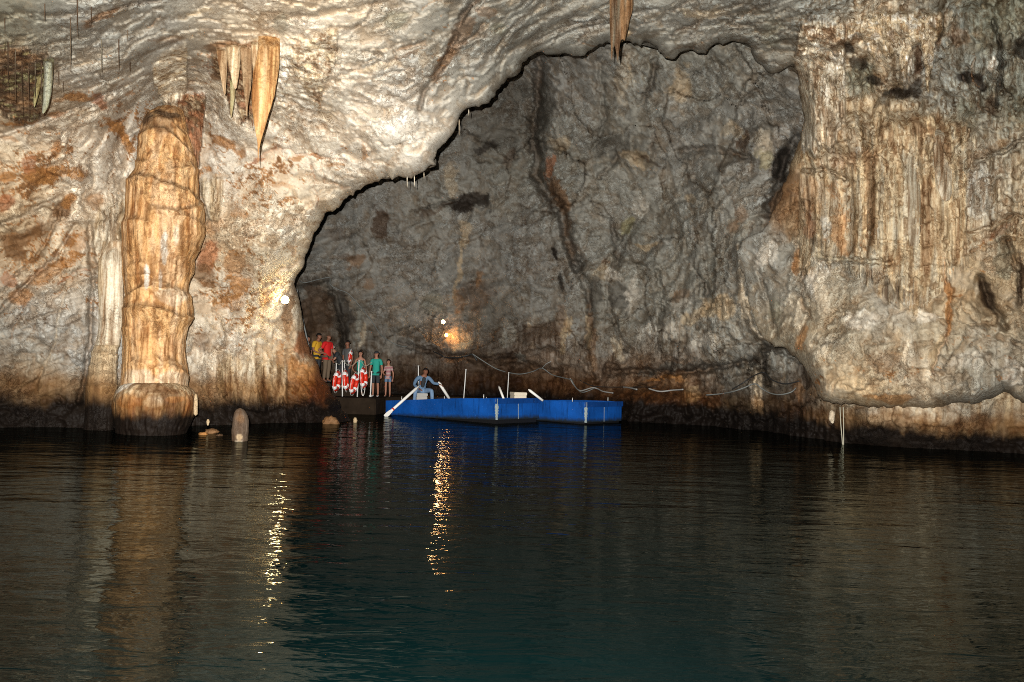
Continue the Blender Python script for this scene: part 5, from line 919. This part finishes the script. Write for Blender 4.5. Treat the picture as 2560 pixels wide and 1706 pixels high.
def person(loc, H, yaw, label, top, bottom, skin='skin', hair='hair', sleeve='short', legs='long', pose=None, hairstyle='short', shoe='dark', slim=1.0, cap=False, female=False, top_mat2=None, head_dir=(0, -1), group='visitors waiting on the landing'):
    s = H / 1.75; root = empty('person', loc, yaw); root.scale = (s, s, s); tag(root, label, 'person', group)
    J = {'pelvis': ((0, 0, .96), (.135 * slim, .10)), 'spine': ((0, .01, 1.14), (.115 * slim, .085)), 'chest': ((0, .01, 1.33), (.15 * slim, .10)), 'neckbase': ((0, .01, 1.45), (.075, .06)), 'neck': ((0, 0, 1.52), (.052, .052)),
         'jaw': ((0, -.02, 1.585), (.062, .072)), 'head': ((0, -.005, 1.655), (.076, .092)), 'crown': ((0, .005, 1.705), (.06, .072))}
    for sd_, n_ in ((-1, 'L'), (1, 'R')):
        J['sh' + n_] = ((sd_ * .175 * slim, .01, 1.41), .058 * slim); J['ua' + n_] = ((sd_ * .21 * slim, .015, 1.27), .047 * slim); J['el' + n_] = ((sd_ * .235, .03, 1.11), .038); J['fa' + n_] = ((sd_ * .24, -.01, .98), .034)
        J['wr' + n_] = ((sd_ * .24, -.05, .87), .024); J['pm' + n_] = ((sd_ * .235, -.07, .80), (.036, .02))
        J['hip' + n_] = ((sd_ * .085, 0, .90), .088 * slim); J['th' + n_] = ((sd_ * .09, -.005, .72), .075 * slim); J['kn' + n_] = ((sd_ * .095, -.01, .50), .053); J['ca' + n_] = ((sd_ * .097, .02, .36), .052); J['an' + n_] = ((sd_ * .10, .03, .09), .036); J['to' + n_] = ((sd_ * .115, -.11, .035), .034)
    if pose:
        for k, v in pose.items(): J[k] = (tuple(v), J[k][1])
    E = [('pelvis', 'spine'), ('spine', 'chest'), ('chest', 'neckbase'), ('neckbase', 'neck'), ('neck', 'jaw'), ('jaw', 'head'), ('head', 'crown')]
    for n_ in 'LR': E += [('neckbase', 'sh' + n_), ('sh' + n_, 'ua' + n_), ('ua' + n_, 'el' + n_), ('el' + n_, 'fa' + n_), ('fa' + n_, 'wr' + n_), ('wr' + n_, 'pm' + n_), ('pelvis', 'hip' + n_), ('hip' + n_, 'th' + n_), ('th' + n_, 'kn' + n_), ('kn' + n_, 'ca' + n_), ('ca' + n_, 'an' + n_), ('an' + n_, 'to' + n_)]
    B = dict(J); BE = list(E)
    hv = Vector(J['head'][0]); fd = Vector((head_dir[0], head_dir[1], 0)).normalized(); sdv = Vector((-fd.y, fd.x, 0)); upv = (Vector(J['crown'][0]) - Vector(J['neck'][0])).normalized()
    B['nose'] = (tuple(hv + fd * .098 - upv * .012), .014); B['earL'] = (tuple(hv - sdv * .082), .014); B['earR'] = (tuple(hv + sdv * .082), .014)
    BE += [('head', 'nose'), ('head', 'earL'), ('head', 'earR')]
    for n_, sd_ in (('L', -1), ('R', 1)):
        pm = Vector(J['pm' + n_][0]); dr = (pm - Vector(J['wr' + n_][0])).normalized(); ac = dr.cross(Vector((0, 0, 1)) if abs(dr.z) < .8 else Vector((0, 1, 0))).normalized()
        bend = dr.cross(ac)
        for k in range(4):
            off = ac * (k - 1.5) * .019; ln = (.062, .072, .068, .052)[k]
            B[f'f{n_}{k}a'] = (tuple(pm + dr * .045 + off), .0095); B[f'f{n_}{k}b'] = (tuple(pm + dr * (.045 + ln * .6) + off + bend * .012), .0085); B[f'f{n_}{k}c'] = (tuple(pm + dr * (.045 + ln * .95) + off + bend * .032), .007)
            BE += [('pm' + n_, f'f{n_}{k}a'), (f'f{n_}{k}a', f'f{n_}{k}b'), (f'f{n_}{k}b', f'f{n_}{k}c')]
        B[f't{n_}a'] = (tuple(pm + ac * .034 * -sd_ + dr * .01), .011); B[f't{n_}b'] = (tuple(pm + ac * .05 * -sd_ + dr * .042 + bend * .01), .009); BE += [('pm' + n_, f't{n_}a'), (f't{n_}a', f't{n_}b')]
    for k in ('pelvis', 'spine', 'chest', 'shL', 'shR'):
        r_ = B[k][1]; r_ = r_ if isinstance(r_, tuple) else (r_, r_); B[k] = (B[k][0], (r_[0] * (.8 if sleeve != 'none' else .95), r_[1] * .8))
    skinmesh('body', B, BE, M[skin], root)
    def inf(keys, add, over=None):
        out = {}
        for k in keys:
            r = J[k][1]; r = r if isinstance(r, tuple) else (r, r); out[k] = (J[k][0], (r[0] + add, r[1] + add))
        if over: out.update(over)
        return out
    lerp = lambda a, b_, t: tuple(Vector(J[a][0]).lerp(Vector(J[b_][0]), t))
    hem = Vector(J['pelvis'][0]).lerp(Vector(J['spine'][0]), -.35)
    Tj = {'hem': (tuple(hem), (.19 * slim, .128)), **inf(['pelvis', 'spine', 'chest'], .024), 'nb': (lerp('chest', 'neckbase', .75), (.085, .07))}
    Te = [('hem', 'pelvis'), ('pelvis', 'spine'), ('spine', 'chest'), ('chest', 'nb')]
    for n_ in 'LR':
        if sleeve != 'none':
            Tj.update(inf(['sh' + n_, 'ua' + n_], .02)); Te += [('nb', 'sh' + n_), ('sh' + n_, 'ua' + n_)]
            if sleeve == 'long': Tj.update(inf(['el' + n_, 'fa' + n_, 'wr' + n_], .02)); Te += [('ua' + n_, 'el' + n_), ('el' + n_, 'fa' + n_), ('fa' + n_, 'wr' + n_)]
            else: Tj['sl' + n_] = (lerp('ua' + n_, 'el' + n_, .35), (.064, .064)); Te += [('ua' + n_, 'sl' + n_)]
    skinmesh('shirt' if sleeve != 'long' else 'jacket', Tj, Te, M[top], root, root_i=1)
    Pj = inf(['pelvis'], -.002); Pj['pelvis'] = (tuple(Vector(J['pelvis'][0]) + (Vector(J['hipL'][0]) + Vector(J['hipR'][0]) - 2 * Vector(J['pelvis'][0])) * .2), Pj['pelvis'][1]); Pe = []
    for n_ in 'LR':
        Pj.update(inf(['hip' + n_, 'th' + n_], .016)); Pe += [('pelvis', 'hip' + n_), ('hip' + n_, 'th' + n_)]
        if legs == 'long': Pj.update(inf(['kn' + n_, 'ca' + n_], .02)); Pj['hm' + n_] = (lerp('ca' + n_, 'an' + n_, .9), (.058, .058)); Pe += [('th' + n_, 'kn' + n_), ('kn' + n_, 'ca' + n_), ('ca' + n_, 'hm' + n_)]
        elif legs == 'knee': Pj['hm' + n_] = (lerp('th' + n_, 'kn' + n_, 1.0), (.078, .078)); Pe += [('th' + n_, 'hm' + n_)]
        else: Pj['hm' + n_] = (lerp('th' + n_, 'kn' + n_, .12), (.1 * slim, .1 * slim)); Pe += [('th' + n_, 'hm' + n_)]
    skinmesh('trousers' if legs == 'long' else 'shorts', Pj, Pe, M[bottom], root)
    for n_ in 'LR':
        Sj = {'a': (J['an' + n_][0], (.046, .046)), 'h': (tuple(Vector(J['an' + n_][0]) + Vector((0, .01, -.045))), (.045, .045)), 't': (J['to' + n_][0], (.046, .036))}
        skinmesh('shoe', Sj, [('a', 'h'), ('h', 't')], M['shoe' if shoe == 'white' else 'dark'], root)
    tl = math.atan2(upv.y, upv.z)
    up_rot = -tl
    if hairstyle == 'short': ell('hair', tuple(hv + upv * .02 - fd * .012), (.092, .108, .102), M[hair], root, cut=lambda c: (c.x * fd.x + c.y * fd.y) > .28 and c.z < .55 or c.z < -.35, seed=3, tilt=up_rot)
    if hairstyle == 'bald': ell('hair', tuple(hv - fd * .006), (.086, .098, .085), M['khaki'], root, cut=lambda c: (c.x * fd.x + c.y * fd.y) > .1 or c.z < -.3 or c.z > .45, seed=4, tilt=up_rot)
    if hairstyle == 'long':
        ell('hair', tuple(hv + upv * .015 - fd * .012), (.1, .112, .11), M[hair], root, cut=lambda c: (c.x * fd.x + c.y * fd.y) > .3 and c.z < .5, seed=5, tilt=up_rot)
        skinmesh('hair', {'a': (tuple(hv - fd * .06), (.095, .06)), 'b': (tuple(hv - fd * .075 - upv * .15), (.1, .05)), 'c': (tuple(hv - fd * .08 - upv * .28), (.085, .035))}, [('a', 'b'), ('b', 'c')], M[hair], root)
    if cap:
        ell('cap', tuple(hv + upv * .03), (.1, .115, .09), M['dark'], root, cut=lambda c: c.z < -.05)
        bm = bmesh.new(); box_bm(bm, (-.07, -.20, .02), (.07, -.085, .035), .006)
        for v in bm.verts: v.co += hv
        fin('cap_visor', bm, M['dark'], root)
    for k in (-1, 1): ell('eye', tuple(hv + fd * .084 + sdv * .03 * k + upv * .012), (.012, .012, .009), M['eye'], root)
    ell('mouth', tuple(hv + fd * .083 - upv * .062), (.022, .012, .007), M['lip'], root)
    return root
def gl(px, z, Y): return (V(px, 900, Y).x, Y, z)
# man in yellow, turned to the right, arms in front
side = {}
person(gl(792, 1.04, 30.8), 1.76, R(70), 'person in a yellow t-shirt with dark short hair standing at the rock edge', 'yellow', 'dark', skin='skin2', slim=1.08,
       pose={'head': (0, -.06, 1.64), 'crown': (0, -.055, 1.69), 'jaw': (0, -.075, 1.575), 'neck': (0, -.03, 1.52), 'elL': (-.25, .0, 1.12), 'faL': (-.2, -.12, 1.06), 'wrL': (-.14, -.2, 1.04), 'pmL': (-.09, -.26, 1.03), 'elR': (.25, 0, 1.12), 'faR': (.2, -.12, 1.06), 'wrR': (.14, -.2, 1.02), 'pmR': (.09, -.26, 1.01)})
person(gl(818, 1.04, 30.75), 1.74, R(60), 'person in a red t-shirt with a shaved head and one hand on the hip', 'redc', 'khaki', skin='skin2', slim=1.1, hairstyle='bald',
       pose={'elL': (-.36, .12, 1.16), 'faL': (-.3, .05, 1.1), 'wrL': (-.2, -.03, 1.05), 'pmL': (-.15, -.07, 1.02), 'head': (0, -.03, 1.65), 'crown': (0, -.02, 1.7), 'jaw': (0, -.05, 1.58)})
person(gl(767, 1.04, 31.4), 1.66, R(60), 'person with long dark hair half hidden behind the conduit pipe', 'dark', 'dark', hairstyle='long')
person(gl(852, .80, 31.4), 1.70, R(-62), 'person with grey hair in a dark shirt bending towards the left', 'dark', 'dark', hair='grey_hair', slim=1.1,
       pose={'spine': (0, -.05, 1.12), 'chest': (0, -.14, 1.27), 'neckbase': (0, -.22, 1.37), 'neck': (0, -.27, 1.42), 'jaw': (0, -.33, 1.45), 'head': (0, -.35, 1.52), 'crown': (0, -.34, 1.57), 'shL': (-.17, -.18, 1.33), 'shR': (.17, -.18, 1.33), 'uaL': (-.2, -.24, 1.21), 'uaR': (.2, -.24, 1.21), 'elL': (-.2, -.32, 1.1), 'elR': (.2, -.32, 1.1), 'faL': (-.16, -.42, 1.08), 'faR': (.16, -.42, 1.08), 'wrL': (-.12, -.53, 1.06), 'wrR': (.12, -.53, 1.06), 'pmL': (-.1, -.6, 1.05), 'pmR': (.1, -.6, 1.05)})
person(gl(868, .80, 32.3), 1.80, R(-35), 'person with dark hair in a grey shirt standing behind the grey haired one', 'checked', 'dark', skin='skin2')
person(gl(901, .58, 31.6), 1.64, R(8), 'person with long dark hair in a teal tank top holding a bag strap', 'teal', 'dark', hairstyle='long', sleeve='none', slim=.92,
       pose={'elL': (-.3, .03, 1.14), 'faL': (-.29, -.06, 1.03), 'wrL': (-.24, -.14, .95), 'pmL': (-.2, -.2, .93)})
person(gl(941, .57, 31.0), 1.64, R(-8), 'person in a dark cap, teal t-shirt, black knee shorts and white shoes', 'teal', 'dark', hairstyle='short', cap=True, legs='knee', shoe='white', slim=.95)
person(gl(972, .57, 31.1), 1.36, R(-4), 'person, a child in a striped top and denim shorts, standing by the boat', 'stripe', 'denim', hairstyle='short', legs='short', slim=.82,
       pose={'elL': (-.27, .06, 1.13), 'faL': (-.2, -.02, 1.05), 'wrL': (-.12, -.1, 1.02), 'pmL': (-.06, -.13, 1.02)})
# the rower, seated, leaning forward, knees apart
rx = V(1055, 985, 30.25)
rower = person((rx.x, 30.25, .36), 1.74, R(14), 'person in a denim jacket and faded jeans sitting in the boat and rowing', 'denim', 'jeans', skin='skin2', sleeve='long', slim=1.05, group='crew',
       pose={'pelvis': (0, .1, .54), 'spine': (0, .07, .72), 'chest': (.03, -.02, .90), 'neckbase': (.05, -.07, 1.01), 'neck': (.065, -.1, 1.08), 'jaw': (.08, -.14, 1.14), 'head': (.085, -.14, 1.21), 'crown': (.085, -.13, 1.26),
             'shL': (-.15, -.05, .98), 'uaL': (-.25, -.06, .86), 'elL': (-.3, -.08, .72), 'faL': (-.24, -.2, .64), 'wrL': (-.16, -.3, .58), 'pmL': (-.12, -.36, .56),
             'shR': (.22, -.05, .97), 'uaR': (.31, -.08, .88), 'elR': (.38, -.12, .78), 'faR': (.48, -.16, .77), 'wrR': (.57, -.2, .76), 'pmR': (.62, -.23, .74),
             'hipL': (-.1, .06, .5), 'hipR': (.1, .06, .5), 'thL': (-.19, -.14, .53), 'thR': (.2, -.14, .53), 'knL': (-.27, -.34, .53), 'knR': (.29, -.34, .53), 'caL': (-.29, -.33, .38), 'caR': (.31, -.33, .38), 'anL': (-.31, -.3, .09), 'anR': (.33, -.3, .09), 'toL': (-.33, -.42, .04), 'toR': (.35, -.42, .04)})
skinmesh('shirt', {'a': ((.0, -.05, .62), (.06, .08)), 'b': ((.01, -.09, .78), (.08, .08)), 'c': ((.035, -.12, .93), (.08, .07)), 'd': ((.05, -.12, 1.0), (.06, .05))}, [('a', 'b'), ('b', 'c'), ('c', 'd')], M['dark'], rower)
